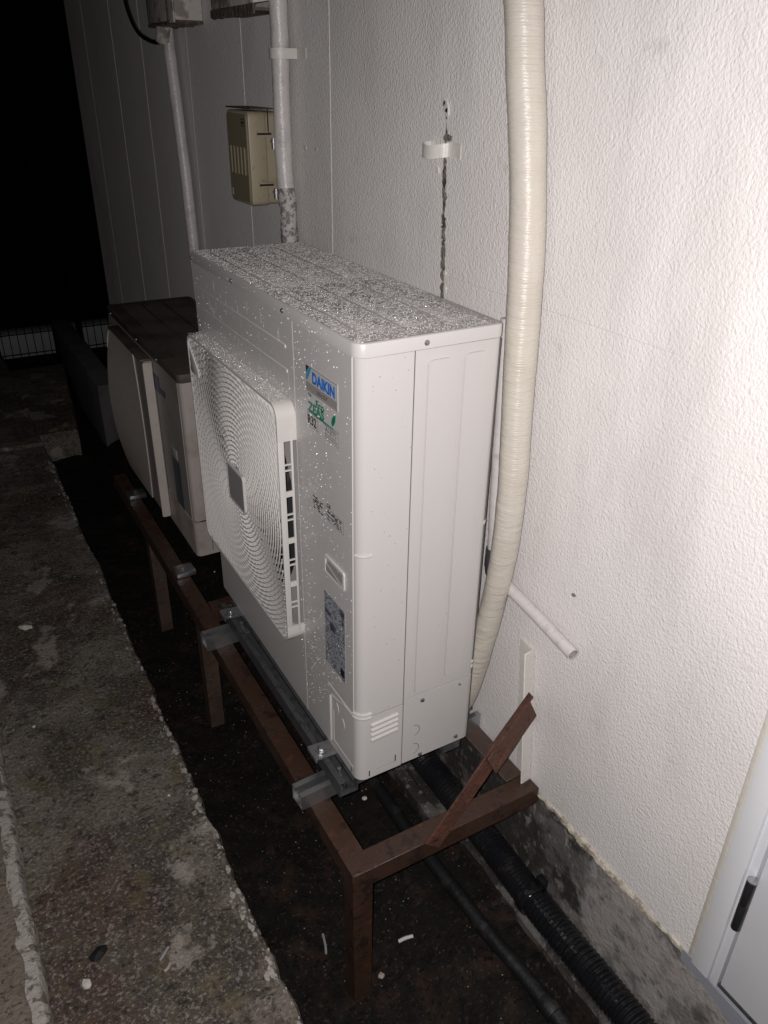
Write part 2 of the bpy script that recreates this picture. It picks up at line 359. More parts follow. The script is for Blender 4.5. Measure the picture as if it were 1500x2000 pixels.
# raised step along the far left
def step_x(y): return -.702 + .010 * noise.noise(Vector((y * 4, 3, 1))) + .005 * noise.noise(Vector((y * 22, 3, 1)))
slab('concrete_step', -1.6, 1.9, -1.5, step_x, -.295, -.42, 'stepmat', nx=16)
mb = MB(); v = []; n = 260
for j in range(n + 1):
    y = -1.5 + 3.35 * j / n; x = step_x(y); w = .022 + .012 * noise.noise(Vector((y * 18, 1, 1)))
    v += [(x - w - .006, y, -.2935 + .002 * noise.noise(Vector((y * 40, 0, 0)))), (x - .002, y, -.2945), (x + .005, y, -.305 + .002 * noise.noise(Vector((y * 50, 0, 4)))), (x + .0065, y, -.352)]
mb.add(v, [(4 * j + k, 4 * j + k + 1, 4 * j + 5 + k, 4 * j + 4 + k) for j in range(n) for k in range(3)])
ob('worn_step_edge', mb, 'slab_edge', kind='structure', smooth=True)

# ---- building wall, foundation, door
WX = .40
wall = thing('building_wall', (WX, 2, -.1), 'long cream stucco wall of the building running back along the right side', 'wall')
mb = MB(); v = []; n = 400; y0, y1 = -.597, 4.12
for j in range(n + 1):
    y = y0 + (y1 - y0) * j / n
    zb = -.100 + .012 * noise.noise(Vector((y * 5, 0, 2))) + .006 * noise.noise(Vector((y * 22, 0, 2)))
    v += [(WX, y, zb), (WX, y, 4.2), (WX + .25, y, 4.2), (WX + .25, y, zb)]
mb.add(v, [(4 * j + k, 4 * j + (k + 1) % 4, 4 * j + 4 + (k + 1) % 4, 4 * j + 4 + k) for j in range(n) for k in range(4)] + [(0, 1, 2, 3), (4 * n, 4 * n + 1, 4 * n + 2, 4 * n + 3)])
ob('wall_face', mb, 'stucco', wall)
mb = MB().box(WX, WX + .25, -1.75, -.5985, 1.98, 4.2); ob('lintel', mb, 'stucco', wall)
mb = MB().box(WX, WX + .25, -4, -1.7515, -.1, 4.2); ob('wall_end', mb, 'stucco', wall)
for y, w in ((.902, .0018), (1.50, .0017), (2.034, .0012), (2.64, .0016), (3.13, .0018), (3.71, .0013)):
    mb = MB(); pts = []
    for j in range(60):
        z = -.09 + 4.2 * j / 59; pts.append((WX, y + .0015 * noise.noise(Vector((z * 4, y, 0))), z))
    mb.tube(pts, w, 6); ob('joint_bead', mb, 'bead', wall, smooth=True)
mb = MB().beam((WX, .34, .995), (WX, -.30, 1.0), .0008, .0008); ob('hairline_ridge', mb, 'bead', wall)
# foundation
mb = MB(); v = []; n = 260; ys = [-2.5 + 6.7 * j / n for j in range(n + 1)]
for y in ys:
    for z in [-.62 + .53 * k / 12 for k in range(13)]:
        v.append((WX + .006 + .004 * noise.noise(Vector((y * 8, z * 8, 0))) + .002 * noise.noise(Vector((y * 30, z * 30, 0))) + (.0 if z < -.1 else .004), y, z))
mb.add(v, [(j * 13 + k, j * 13 + k + 1, (j + 1) * 13 + k + 1, (j + 1) * 13 + k) for j in range(n) for k in range(12)])
ob('foundation', mb, 'foundation', wall, smooth=True)
# crusty mortar lip under the stucco
mb = MB(); pts = []; rs = []
for j in range(220):
    y = -.585 + .50 * j / 219
    pts.append((WX + .003, y, -.103 + .007 * noise.noise(Vector((y * 12, 4, 4))) + .004 * noise.noise(Vector((y * 60, 4, 4))))); rs.append(.0100 + .006 * noise.noise(Vector((y * 45, 1, 1))))
mb.tube(pts, rs, 8, jitter=.5); ob('mortar_lip', mb, 'caulk', wall, smooth=True)
# weathered vertical crack behind the pipe clamp: broken patches of bare, stained plaster
mb = MB(); r_ = random.Random(31)
for k in range(125):
    z = .90 + .41 * r_.random(); 
    if z > 1.25 and r_.random() < .6: continue
    y = .357 + .055 * (z - .93) + r_.uniform(-.004, .004); sy = r_.uniform(.0012, .0055) * (1.25 if z < 1.2 else .7); sz = r_.uniform(.003, .012)
    mb.prism([(y + sy * math.cos(a) * r_.uniform(.5, 1.3), z + sz * math.sin(a) * r_.uniform(.5, 1.3)) for a in [q * .785 for q in range(8)]], XP, WX + .001, WX - r_.uniform(.0006, .0022))
ob('wall_crack', mb, 'grime', wall, kind='stuff')
mb = MB()
for (y, z, s) in ((.378, 1.318, .011), (.386, 1.325, .008), (.372, 1.31, .007), (.398, 1.20, .007), (.348, .965, .006), (.352, 1.0, .005)):
    mb.prism([(y + s * math.cos(a) * rnd.uniform(.6, 1.2), z + s * math.sin(a) * rnd.uniform(.7, 1.3)) for a in [k * .785 for k in range(8)]], XP, WX + .001, WX - .003)
ob('plaster_flake', mb, 'whitebracket', wall)
for (y, z, s) in ((-.163, .47, .006), (1.06, 1.20, .012), (.99, 1.20, .010)):
    mb = MB().prism([(y + s * math.cos(a) * rnd.uniform(.4, 1.2), z + s * .6 * math.sin(a) * rnd.uniform(.5, 1.3)) for a in [k * .785 for k in range(8)]], XP, WX + .001, WX - .002)
    ob('plaster_flake', mb, 'grime' if s < .0085 else 'bead', wall)

door = thing('door', (WX, -.66, -.09), 'white painted steel door with black hinge at the right edge of the frame', 'door')
mb = MB().box(WX - .004, WX + .05, -.6105, -.5965, -.094, 2.0); ob('caulk_line', mb, 'gasket', door, bevel=.003)
mb = MB().box(WX - .010, WX + .06, -.648, -.6108, -.096, 1.98); ob('frame', mb, 'door', door, bevel=.0015)
mb = MB().box(WX - .003, WX + .06, -.6645, -.6484, -.103, 1.96); ob('frame', mb, 'door', door, bevel=.001)
mb = MB().box(WX + .001, WX + .045, -1.50, -.6685, -.091, 1.95); ob('door_leaf', mb, 'door', door, bevel=.002)
mb = MB().box(WX + .000, WX + .04, -1.50, -.6652, -.0995, -.0925); ob('threshold_gap', mb, 'zincdark', door)
mb = MB().tube([(WX - .014, -.6665, .085), (WX - .014, -.6665, .146)], .0085, 16); h = ob('hinge', mb, 'hinge', door, bevel=.001)
mb = MB().tube([(WX - .014, -.6665, .1475), (WX - .014, -.6665, .207)], .0085, 16); ob('hinge', mb, 'hinge', door, bevel=.001)
mb = MB().tube([(WX - .014, -.6665, .207), (WX - .014, -.6665, .211)], .0088, 16); ob('hinge_cap', mb, 'zinc', door, bevel=.0008)
mb = MB().box(WX - .008, WX - .0035, -.668, -.664, .08, .21); ob('hinge_leaf', mb, 'screw', door)
mb = MB(); v = []
for j in range(60):
    y = -.586 - 1.0 * j / 59; zb = -.126 - .035 * sstep(-.62, -.72, y) * 0 - .004 * noise.noise(Vector((y * 25, 0, 0))) - .02 * sstep(-.6, -.72, y) * 1
    v += [(WX - .003, y, zb), (WX - .003, y, -.0965 - (.009 if y < -.648 else 0)), (WX + .1, y, -.0965 - (.009 if y < -.648 else 0)), (WX + .1, y, zb)]
mb.add(v, [(4 * j + k, 4 * j + (k + 1) % 4, 4 * j + 4 + (k + 1) % 4, 4 * j + 4 + k) for j in range(59) for k in range(4)] + [(0, 1, 2, 3)])
tag(ob('door_sill', mb, 'sill'), 'grey blue painted sill strip under the white door', 'door sill')

# ---- footing strip
mb = MB(); v = []
for j in range(200):
    y = -1.6 + 5.5 * j / 199; xe = .326 + .006 * noise.noise(Vector((y * 9, 5, 5))); 
    v += [(xe, y, -.60), (xe, y, -.418), (xe + .008, y, -.4105), (.42, y, -.410)]
mb.add(v, [(4 * j + k, 4 * j + k + 1, 4 * j + 5 + k, 4 * j + 4 + k) for j in range(199) for k in range(3)])
ob('footing_ledge', mb, 'footing', kind='structure', smooth=True)

# ---- far end: block wall, low retaining wall, mesh fence, dark neighbour
t = MB().box(.10, .215, 3.22, 4.7, -.56, -.12)
tag(ob('concrete_box_wall', t, 'block', bevel=.008), 'low grey concrete box wall at the far end of the trough', 'low wall')
t = MB().box(-3, 3, 5.62, 5.80, -.62, -.43)
tag(ob('retaining_wall', t, 'farwall', bevel=.005), 'pale low retaining wall seen through the dark mesh fence', 'low wall')
fence = thing('mesh_fence', (.4, 5.5, -.6), 'dark wire mesh fence across the far end of the alley', 'fence')
for x in (-1.6, .40, 2.4): ob('post', MB().box(x - .022, x + .022, 5.485, 5.53, -.62, .95), 'fence', fence)
mb = MB()
x = -2.4
while x < 2.2: mb.beam((x, 5.478, -.60), (x, 5.478, .93), .0055, .0055, (0, 1, 0)); x += .057
ob('vertical_wires', mb, 'fence', fence, kind='stuff')
for z in (-.585, -.555, -.40, .0, .45, .88, .925): ob('cross_wire', MB().beam((-2.4, 5.485, z), (2.2, 5.485, z), .007, .007), 'fence', fence)
nb = thing('neighbour_building', (0, 9, -.6), 'nearly black building beyond the fence at upper left', 'building')
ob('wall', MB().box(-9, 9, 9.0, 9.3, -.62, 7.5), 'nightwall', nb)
ob('downpipe', MB().tube([(-.15, 8.93, -.6), (-.15, 8.93, 7.4)], .05, 10), 'fence', nb)
for z in (.62, 1.05): ob('ledge', MB().box(-9, 9, 8.9, 8.998, z, z + .05), 'fence', nb)

# ================================================================== NEW OUTDOOR UNIT
L_, D_, H_ = .878, .297, .99
u = thing('outdoor_unit', (.15, .44, 0), 'large new white outdoor unit wet with rain drops, standing on zinc channels', 'air conditioner')
rc = .022
def arc(cx, cy, r, a0, a1, n=6): return [(cx + r * math.cos(R(a0 + (a1 - a0) * i / n)), cy + r * math.sin(R(a0 + (a1 - a0) * i / n))) for i in range(n + 1)]
# front service panel wrapping the near corner; path order puts thickness inside
path = [(0, .265), (0, .0215), (.0012, .0205)] + arc(rc, rc - .0, rc, 184, 270, 7)[1:] + [(.1085, 0)]
ob('service_panel', MB().strip(path, .0025, ZP, .1825, .964), 'shell', u, smooth=True)
ob('crease', MB().beam((-.0004, .0212, .185), (-.0004, .0212, .963), .0016, .0012, (0, 1, 0)), 'shell', u)
# lower pipe cover, slightly proud
p2 = [(-.001, .14), (-.001, .021)] + arc(rc - .001, rc - .001, rc, 182, 270, 7)[1:] + [(.1085, -.001)]
ob('pipe_cover', MB().strip(p2, .0025, ZP, .002, .180), 'shell', u, smooth=True)
ob('lower_front_panel', MB().box(0, .0025, .1425, .2645, .0, .1822), 'shell', u)
ob('side_panel', MB().strip([(.111, 0), (D_ - .018, 0)] + arc(D_ - .018, .018, .018, 270, 360, 5)[1:] + [(D_, .06)], .0025, ZP, .1935, .964), 'shell', u, smooth=True)
ob('lower_side_cover', MB().strip([(.111, -.001), (D_ - .018, -.001)] + arc(D_ - .018, .017, .018, 270, 360, 5)[1:] + [(D_, .06)], .0025, ZP, .004, .1915), 'shell', u, smooth=True)
ob('rear_panel', MB().box(D_ - .0025, D_, .0605, L_, .0, .964), 'shell', u)
ob('far_side_panel', MB().box(.0026, D_ - .003, L_ - .0025, L_, .0, .964), 'shell', u)
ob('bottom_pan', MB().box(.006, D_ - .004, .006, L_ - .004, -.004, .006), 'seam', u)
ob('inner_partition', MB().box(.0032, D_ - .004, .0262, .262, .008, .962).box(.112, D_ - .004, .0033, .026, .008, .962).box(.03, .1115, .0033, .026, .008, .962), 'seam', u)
# fan panel with round hole
cy, cz, fr = .553, .508, .268
def hole_plate(y0, y1, z0, z1, cy, cz, r, x0, x1, n=64):
    mb = MB(); ring = []; out = []
    for k in range(n):
        a = 2 * math.pi * k / n; c, s = math.cos(a), math.sin(a); ring.append((cy + r * c, cz + r * s))
        tx = ((y1 - cy) / c if c > 1e-6 else ((y0 - cy) / c if c < -1e-6 else 1e9)); tz = ((z1 - cz) / s if s > 1e-6 else ((z0 - cz) / s if s < -1e-6 else 1e9))
        t = min(tx, tz); out.append((cy + t * c, cz + t * s))
    v = [(x, a, b) for x in (x0, x1) for a, b in ring + out]
    f = []
    for k in range(n):
        j = (k + 1) % n
        f += [(k, j, n + j, n + k), (2 * n + k, 2 * n + j, 3 * n + j, 3 * n + k), (k, j, 2 * n + j, 2 * n + k), (n + k, n + j, 3 * n + j, 3 * n + k)]
    # corner fills
    for c_ in ((y0, z0), (y0, z1), (y1, z0), (y1, z1)):
        ks = [k for k in range(n) if abs(out[k][0] - c_[0]) < 1e-4 and abs(out[k][1] - c_[1]) < .08 or abs(out[k][1] - c_[1]) < 1e-4 and abs(out[k][0] - c_[0]) < .08]
        # choose the neighbouring pair on two different sides
        for k in range(n):
            j = (k + 1) % n
            a_on = abs(out[k][0] - c_[0]) < 1e-5; b_on = abs(out[j][1] - c_[1]) < 1e-5
            a2 = abs(out[k][1] - c_[1]) < 1e-5; b2 = abs(out[j][0] - c_[0]) < 1e-5
            if (a_on and b_on) or (a2 and b2):
                if math.hypot(out[k][0] - c_[0], out[k][1] - c_[1]) < .12:
                    for x in (x0, x1):
                        mb.add([(x, *out[k]), (x, *out[j]), (x, *c_)], [(0, 1, 2)])
    mb.add(v, f); return mb
ob('fan_panel', hole_plate(.267, L_ - .003, .0, .964, cy, cz, fr, 0, .0025), 'shell', u, fix=False)
ob('panel_seam', MB().box(-.0006, .001, .2647, .2672, 0, .964), 'shell', u)
ob('end_seam', MB().box(.1088, .1107, .0012, .003, .004, .964), 'seam', u)
# bell mouth and dark inside, with fan
mb = MB(); n = 48; v = []
for k in range(n):
    a = 2 * math.pi * k / n; c, s = math.cos(a), math.sin(a)
    v += [(.001, cy + fr * c, cz + fr * s), (.06, cy + (fr - .012) * c, cz + (fr - .012) * s), (.10, cy + (fr - .012) * c, cz + (fr - .012) * s)]
mb.add(v, [(3 * k + q, 3 * ((k + 1) % n) + q, 3 * ((k + 1) % n) + q + 1, 3 * k + q + 1) for k in range(n) for q in range(2)])
ob('bell_mouth', mb, 'fan', u, smooth=True)
ob('coil_back', MB().box(.20, .22, .27, L_ - .004, .01, .96), 'dark', u)
fan = MB(); fan.disc((.03, cy, cz), (1, 0, 0), .06, .07, 24)
ob('fan_hub', fan, 'fan', u, smooth=True)
for b in range(3):
    mb = MB(); v = []; nr, na = 8, 12
    for i in range(nr + 1):
        r = .055 + (.235 - .055) * i / nr
        for j in range(na + 1):
            a = R(120 * b + 30) + R(95) * j / na - .5 * (i / nr) ** 1.4
            v.append((.03 + .055 * (1 - j / na) + .01 * math.sin(i / nr * 3), cy + r * math.cos(a), cz + r * math.sin(a)))
    mb.add(v, [(i * (na + 1) + j, i * (na + 1) + j + 1, (i + 1) * (na + 1) + j + 1, (i + 1) * (na + 1) + j) for i in range(nr) for j in range(na)])
    ob('fan_blade', mb, 'fan', u, smooth=True)
# lid
lidp = arc(.024 - .003, .024 - .003, .024, 180, 270, 7) + arc(D_ - .020 + .002, .018 - .002 + .001, .019, 270, 360, 5) + arc(D_ - .02 + .002, L_ - .018, .02, 0, 90, 5) + arc(.018 - .003, L_ - .018 + .002, .018, 90, 180, 5)
mb = MB(); n = len(lidp); cx0, cy0 = D_ / 2, L_ / 2
def inset(p, d): 
    x = p[0] + (d if p[0] < cx0 else -d); y = p[1] + (d if p[1] < cy0 else -d); return (x, y)
v = [(p[0], p[1], .9655) for p in lidp] + [(p[0], p[1], .9855) for p in lidp] + [(*inset(p, .0012), .9885) for p in lidp] + [(*inset(p, .0045), .9898) for p in lidp]
f = [(k * n + i, k * n + (i + 1) % n, (k + 1) * n + (i + 1) % n, (k + 1) * n + i) for k in range(3) for i in range(n)]
mb.add(v, f); ob('lid_rim', mb, 'shell', u, smooth=True)
lid_top = MB().add([(*inset(p, .0043), .9897) for p in lidp], [tuple(range(n))])
lid = ob('lid', lid_top, 'lid', u)
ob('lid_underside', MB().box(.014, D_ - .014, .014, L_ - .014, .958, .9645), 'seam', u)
for (x0, x1) in ((.030, .092), (.112, .175), (.197, .262)):
    for (ya, yb) in ((.052, .40), (.43, .84)):
        mb = MB(); a = rrect(x0, x1, ya, yb, .02, 5); b = rrect(x0 + .0035, x1 - .0035, ya + .0035, yb - .0035, .017, 5); n = len(a)
        mb.add([(p[0], p[1], .9896) for p in a] + [(p[0], p[1], .9922) for p in b], [(i, (i + 1) % n, n + (i + 1) % n, n + i) for i in range(n)] + [tuple(range(n, 2 * n))])
        ob('lid_emboss', mb, 'lid', u, smooth=True)
# side ribs and front ribs
def emboss(axis, u0, u1, v0, v1, r, base, h, name, m='shell', ins=.0007):
    mb = MB(); a = rrect(u0, u1, v0, v1, r, 4); b = rrect(u0 + ins, u1 - ins, v0 + ins, v1 - ins, max(.0008, r - ins), 4); n = len(a)
    P = (lambda p, d: (base - d, p[0], p[1])) if axis == 'x' else (lambda p, d: (p[0], base - d, p[1]))
    mb.add([P(p, -.0003) for p in a] + [P(p, h) for p in b], [(i, (i + 1) % n, n + (i + 1) % n, n + i) for i in range(n)] + [tuple(range(n, 2 * n))])
    return ob(name, mb, m, u, smooth=True)
emboss('y', .136, .186, .202, .944, .010, 0, .0038, 'side_rib')
emboss('y', .212, .259, .218, .946, .010, 0, .0038, 'side_rib')
emboss('x', .300, .846, .900, .909, .004, 0, .002, 'front_rib')
emboss('x', .296, .842, .851, .860, .004, 0, .002, 'front_rib')
for z in (.157, .143, .129, .115):
    mb = MB().tube([(.030, -.001, z - .001), (.096, -.001, z + .003)], .0048, 10); ob('louvre', mb, 'shell', u, smooth=True)
for z0 in (.176 + .006, .192):
    mb = MB(); pts = [(-.001, .021, z0)] + [(a, b, z0 - .001) for a, b in arc(rc, rc, rc + .001, 185, 270, 7)] + [(.030, -.001, z0 - .001)]
    mb.tube(pts, .0035, 8); ob('corner_bead', mb, 'shell', u, smooth=True)
mb = MB(); mb.tube([(.001, .014, .583)] + [(a, b, .583) for a, b in arc(rc, rc, rc + .0005, 215, 270, 6)] + [(.028, -.0008, .583)], .003, 8); ob('corner_bead', mb, 'shell', u, smooth=True)
for zz in (.583, .213, .226): ob('corner_bead', MB().tube([(D_ - .012, .0, zz), (D_ - .002, .008, zz + .003)], .003, 8), 'shell', u, smooth=True)
for z in (.091, .036):   # knock-outs
    mb = MB(); mb.tube([(.139 + .0155 * math.cos(R(a)), -.0011, z + .0155 * math.sin(R(a))) for a in range(-80, 95, 12)], .0007, 5); ob('knockout', mb, 'seam', u)
for (a0, a1, y, z) in ((120, 250, .108, .138), (120, 250, .080, .115)):
    mb = MB(); mb.tube([(-.0014, y + .018 * math.cos(R(a)), z + .018 * math.sin(R(a))) for a in range(a0, a1, 12)], .0007, 5); ob('knockout', mb, 'plastic', u)
mb = MB().beam((-.002, .128, .020), (-.002, .128, .155), .006, .003, (0, 1, 0)); ob('pipe_cover_lip', mb, 'shell', u, bevel=.001)
mb = MB().tube([(-.0014, .125, .160), (-.0014, .09, .166), (-.0014, .06, .178), (-.0014, .022, .1815)], .0012, 6); ob('pipe_cover_edge', mb, 'shell', u)
mb = MB().box(-.0018, 0, .020, .115, .0285, .0297).box(-.0018, 0, .1148, .1158, .028, .12); ob('knockout_line', mb, 'plastic', u)
mb = MB().box(.045, .092, -.0016, 0, .022, .0228); ob('knockout_line', mb, 'badge', u)
for x in (.026, .092): ob('slot', MB().box(x, x + .0022, -.0018, 0, .008 if x < .05 else .022, .024 if x < .05 else .040), 'ink', u)
ob('slot', MB().box(-.0018, 0, .030, .032, .006, .020), 'ink', u)
def screw(p, ax, r=.0052, m='screw'):
    p = Vector(p); a = Vector(ax)
    o = ob('screw', MB().disc(p, a, r * 1.25, .001, 14).disc(p + a * .001, a, r, .0022, 6), m, u, bevel=.0004)
    return o
for x, z in ((.131, .976), (.158, .1735), (.158, .012), (.256, .021)): screw((x, -.0022, z), (0, -1, 0), .0042)
screw((.256, -.002, .178), (0, -1, 0), .0022)
for y in (.301, .582, .862): screw((-.0035, y, .9755), (-1, 0, 0), .0042)
for y in (.30, .70): screw((-.0015, y + .25, .012) if y > .5 else (-.0015, y + .16, .014), (-1, 0, 0), .003)
# handle recess
mb = MB(); a = rrect(.053, .142, .476, .520, .006, 4); b = rrect(.059, .136, .481, .514, .004, 4); n = len(a)
mb.add([(-.0003, *p) for p in a] + [(-.004, *p) for p in a] + [(-.004, *p) for p in b] + [(-.0006, *p) for p in b], [(k * n + i, k * n + (i + 1) % n, (k + 1) * n + (i + 1) % n, (k + 1) * n + i) for k in range(3) for i in range(n)])
hd = ob('handle', mb, 'plastic', u, smooth=True)
ob('handle_recess', MB().add([(-.0008, .059, .481), (-.0008, .136, .481), (-.0008, .136, .514), (-.0008, .059, .514)], [(0, 1, 2, 3)]).prism([(.060, .482), (.135, .482), (.135, .500)], XP, -.001, -.003), 'badge', u)
# nameplates and prints (on x = 0 facing -x)
def frame_lines(y0, y1, z0, z1, w, x=-.0012):
    return MB().box(x - .0002, x, y0, y1, z0, z0 + w).box(x - .0002, x, y0, y1, z1 - w, z1).box(x - .0002, x, y0, y0 + w, z0 + w, z1 - w).box(x - .0002, x, y1 - w, y1, z0 + w, z1 - w)
np_ = ob('nameplate', MB().box(-.001, 0, .0745, .206, .848, .898), 'print_plate', u)
ob('plate_border', frame_lines(.0745, .206, .848, .898, .0011), 'inkgrey', np_)
ob('grey_band', MB().box(-.0013, -.001, .077, .204, .850, .8655), 'grey_print', np_)
ob('blue_stripe', MB().prism([(.2045, .8695), (.2045, .883), (.192, .8962), (.181, .8962), (.199, .8695)], XP, -.0014, -.001), 'lblue', np_)
ob('black_triangle', MB().prism([(.2045, .884), (.2045, .8965), (.193, .8965)], XP, -.0014, -.001), 'ink', np_)
text_obj('maker_name', 'DAIKIN', .0290, (-.0016, .1785, .8700), 'blue', np_, sx=.98, bold=.0012)
text_obj('plate_writing', 'スカイエア', .009, (-.0018, .160, .8535), 'ink', np_)
eco = ob('green_logo', MB().box(-.0012, 0, .093, .198, .8073, .8085).prism([(.2, .8445), (.2, .8425), (.186, .839), (.186, .8425)], XP, -.0012, 0), 'green', u)
text_obj('logo_word', 'Eco', .0185, (-.0013, .166, .8275), 'green', eco, sx=1.3, bold=.0006)
text_obj('logo_word', 'ZEAS', .0245, (-.0013, .199, .8105), 'green', eco, sx=1.22, bold=.0009)
ob('leaf', MB().prism([(.098, .812), (.092, .816), (.0855, .826), (.0845, .838), (.092, .834), (.099, .826), (.101, .818)], XP, -.0013, 0), 'green', eco)
ob('swoosh', MB().prism([(.205, .8085), (.13, .8045), (.075, .8045), (.13, .8058), (.205, .8095)], XP, -.0012, 0), 'green', eco)
r32 = ob('refrigerant_mark', frame_lines(.160, .207, .777, .805, .001, -.0002), 'inkgrey', u)
text_obj('mark_word', 'R32', .0262, (-.0012, .2045, .7822), 'ink', r32, sx=.92, bold=.0005)
ab = ob('certification_mark', frame_lines(.075, .130, .777, .808, .0008, -.0002), 'inkgrey', u)
text_obj('mark_word', 'ALBTS', .0145, (-.0008, .127, .7925), 'inkgrey', ab, sx=1.1)
mb = MB()
for zz in (.787, .782):
    for k in range(6): mb.box(-.0008, -.0002, .08 + k * .0085, .0865 + k * .0085, zz, zz + .0015)
ob('fine_print', mb, 'inkgrey', ab)
def scribble(y0, y1, z0, z1, rows, seed, fill=.62, hh=.6):
    r_ = random.Random(seed); mb = MB(); dz = (z1 - z0) / rows
    for i in range(rows):
        y = y0 + r_.uniform(0, .003)
        while y < y1 - .002:
            w = r_.uniform(.0015, .008)
            if r_.random() < fill: mb.box(-.0010, -.0002, y, min(y + w, y1), z0 + i * dz + dz * .15, z0 + i * dz + dz * (.15 + hh * r_.uniform(.6, 1)))
            y += w + r_.uniform(.0006, .0022)
    return mb
w1 = ob('warning_print', scribble(.147, .192, .602, .632, 6, 3), 'ink', u)
w2 = ob('warning_print', frame_lines(.058, .136, .603, .631, .0008, -.0002), 'inkgrey', u)
ob('fine_print', scribble(.066, .132, .606, .629, 6, 4), 'ink', w2)
ob('fine_print', scribble(.112, .135, .633, .642, 2, 5, .9), 'ink', w2)
sp = ob('data_sticker', MB().box(-.0006, 0, .056, .151, .240, .426), 'spec', u)
mb = scribble(.057, .150, .2415, .425, 52, 6, .52, .5); 
for k, q in enumerate(mb.v): mb.v[k] = (q[0] - .0004, q[1], q[2])
ob('sticker_print', mb, 'specink', sp)
mb = MB().box(-.0014, -.0004, .058, .075, .405, .420).box(-.0014, -.0004, .060, .070, .385, .396).box(-.0014, -.0004, .100, .125, .34, .36).box(-.0014, -.0004, .12, .147, .372, .382)
ob('sticker_print', mb, 'specink', sp)
ob('sticker_barcode', MB().box(-.0015, -.0006, .060, .078, .250, .270), 'ink', sp)
# water on the unit
def top_place(r):
    x = r.uniform(.002, .291); y = r.uniform(.006, L_ - .008)
    if x > .265 and y < .25 and r.random() < (x - .265) / .03 + .15: return None
    h = .9899
    for (x0, x1) in ((.033, .089), (.115, .172), (.200, .259)):
        if x0 < x < x1 and (.055 < y < .397 or .433 < y < .837): h = .9921
    return ((x, y, h), (0, 0, 1), (1, 0, 0))
ob('rain_drops', rand_drops(4200, top_place, .0012, .0052, .34, 11, 2.4), 'drop', u, smooth=True, kind='stuff', fix=False)
def wet_place(r):
    q = top_place(r)
    if q is None or r.random() > .75 + .6 * noise.noise(Vector((q[0][0] * 40, q[0][1] * 40, 4))): return None
    return ((q[0][0], q[0][1], q[0][2] + .0003), q[1], q[2])
ob('rain_beads', rand_drops(24000, wet_place, .0003, .0009, .9, 21, 2.0), 'glint', u, smooth=True, kind='stuff', fix=False)
def fr_place(r):
    z = r.uniform(.05, .985); y = r.uniform(.025, .875)
    if y > .28:
        if z < .80: return None
        if r.random() > .18 + .8 * (z < .83): return None
    else:
        w = .22 + .78 * max(0, noise.noise(Vector((y * 9, z * 6, 1))) + .25)
        if y > .17: w *= 1.5
        if z > .9: w *= .8
        if r.random() > w: return None
    return ((-.0002 if z < .965 else -.0032, y, z), (-1, 0, 0), (0, 1, 0))
ob('rain_beads', rand_drops(8500, fr_place, .00028, .0012, 1.0, 12, 2.6), 'dropf', u, smooth=True, kind='stuff', fix=False)  # white beads carry the flash sparkle in their colour
mb = MB(); r_ = random.Random(77)
for k in range(26):
    y = r_.uniform(.29, .86); z = r_.uniform(.85, .95); l = r_.uniform(.008, .035)
    p0 = [(-.0002, y + r_.uniform(-.0006, .0006), z - l * q / 5) for q in range(6)]; mb.tube(p0, r_.uniform(.00012, .00024), 5)
ob('water_run', mb, 'drop', u, kind='stuff')
def end_place(r):
    z = r.uniform(.15, .985); x = r.uniform(.024, .11) if r.random() < .7 else r.uniform(.11, .28)
    return ((x, -.0002, z), (0, -1, 0), (1, 0, 0))
ob('rain_beads', rand_drops(110, end_place, .0005, .0015, .45, 13, 2.5), 'badge', u, smooth=True, kind='stuff', fix=False)
# fan grille
gr = ob('fan_grille', MB().strip([(.2650, .722), (.2650, .772)] + [(a, b) for a, b in arc(.295, .770, .030, 180, 90, 6)][1:] + [(a, b) for a, b in arc(.815, .770, .030, 90, 0, 6)] +
    [(a, b) for a, b in arc(.815, .245, .030, 0, -90, 6)] + [(a, b) for a, b in arc(.295, .245, .030, -90, -180, 6)] + [(.265, .262)], -.0055, XP, -.042, -.0005), 'plastic', u, smooth=True)
mb = MB().box(-.042, -.0285, .2652, .2705, .2615, .7225)
ob('window_rail', mb, 'plastic', gr, bevel=.0008)
mb = MB().box(-.0145, -.0095, .2640, .2690, .240, .745); ob('window_rail', mb, 'plastic', gr, bevel=.0008)
for z in (.602, .489, .377): ob('cross_bar', MB().box(-.0285, -.0145, .2655, .2690, z - .0065, z + .0065), 'plastic', gr)
for z in (.663, .547, .434, .322):
    for d in (-.0065, .0065): ob('cross_bar', MB().box(-.0285, -.0145, .2655, .2690, z + d - .0016, z + d + .0016), 'plastic', gr)
gy0, gy1, gz0, gz1 = .2708, .8392, .2208, .7942
def inside(y, z):
    if not (gy0 < y < gy1 and gz0 < z < gz1): return False
    dy = max(0, abs(y - .555) - (.2842 - .024)); dz = max(0, abs(z - .5075) - (.2867 - .024))
    return dy * dy + dz * dz < .024 ** 2
def gx(r): return -.0525 + .0105 * min(1, (r / .285)) ** 2
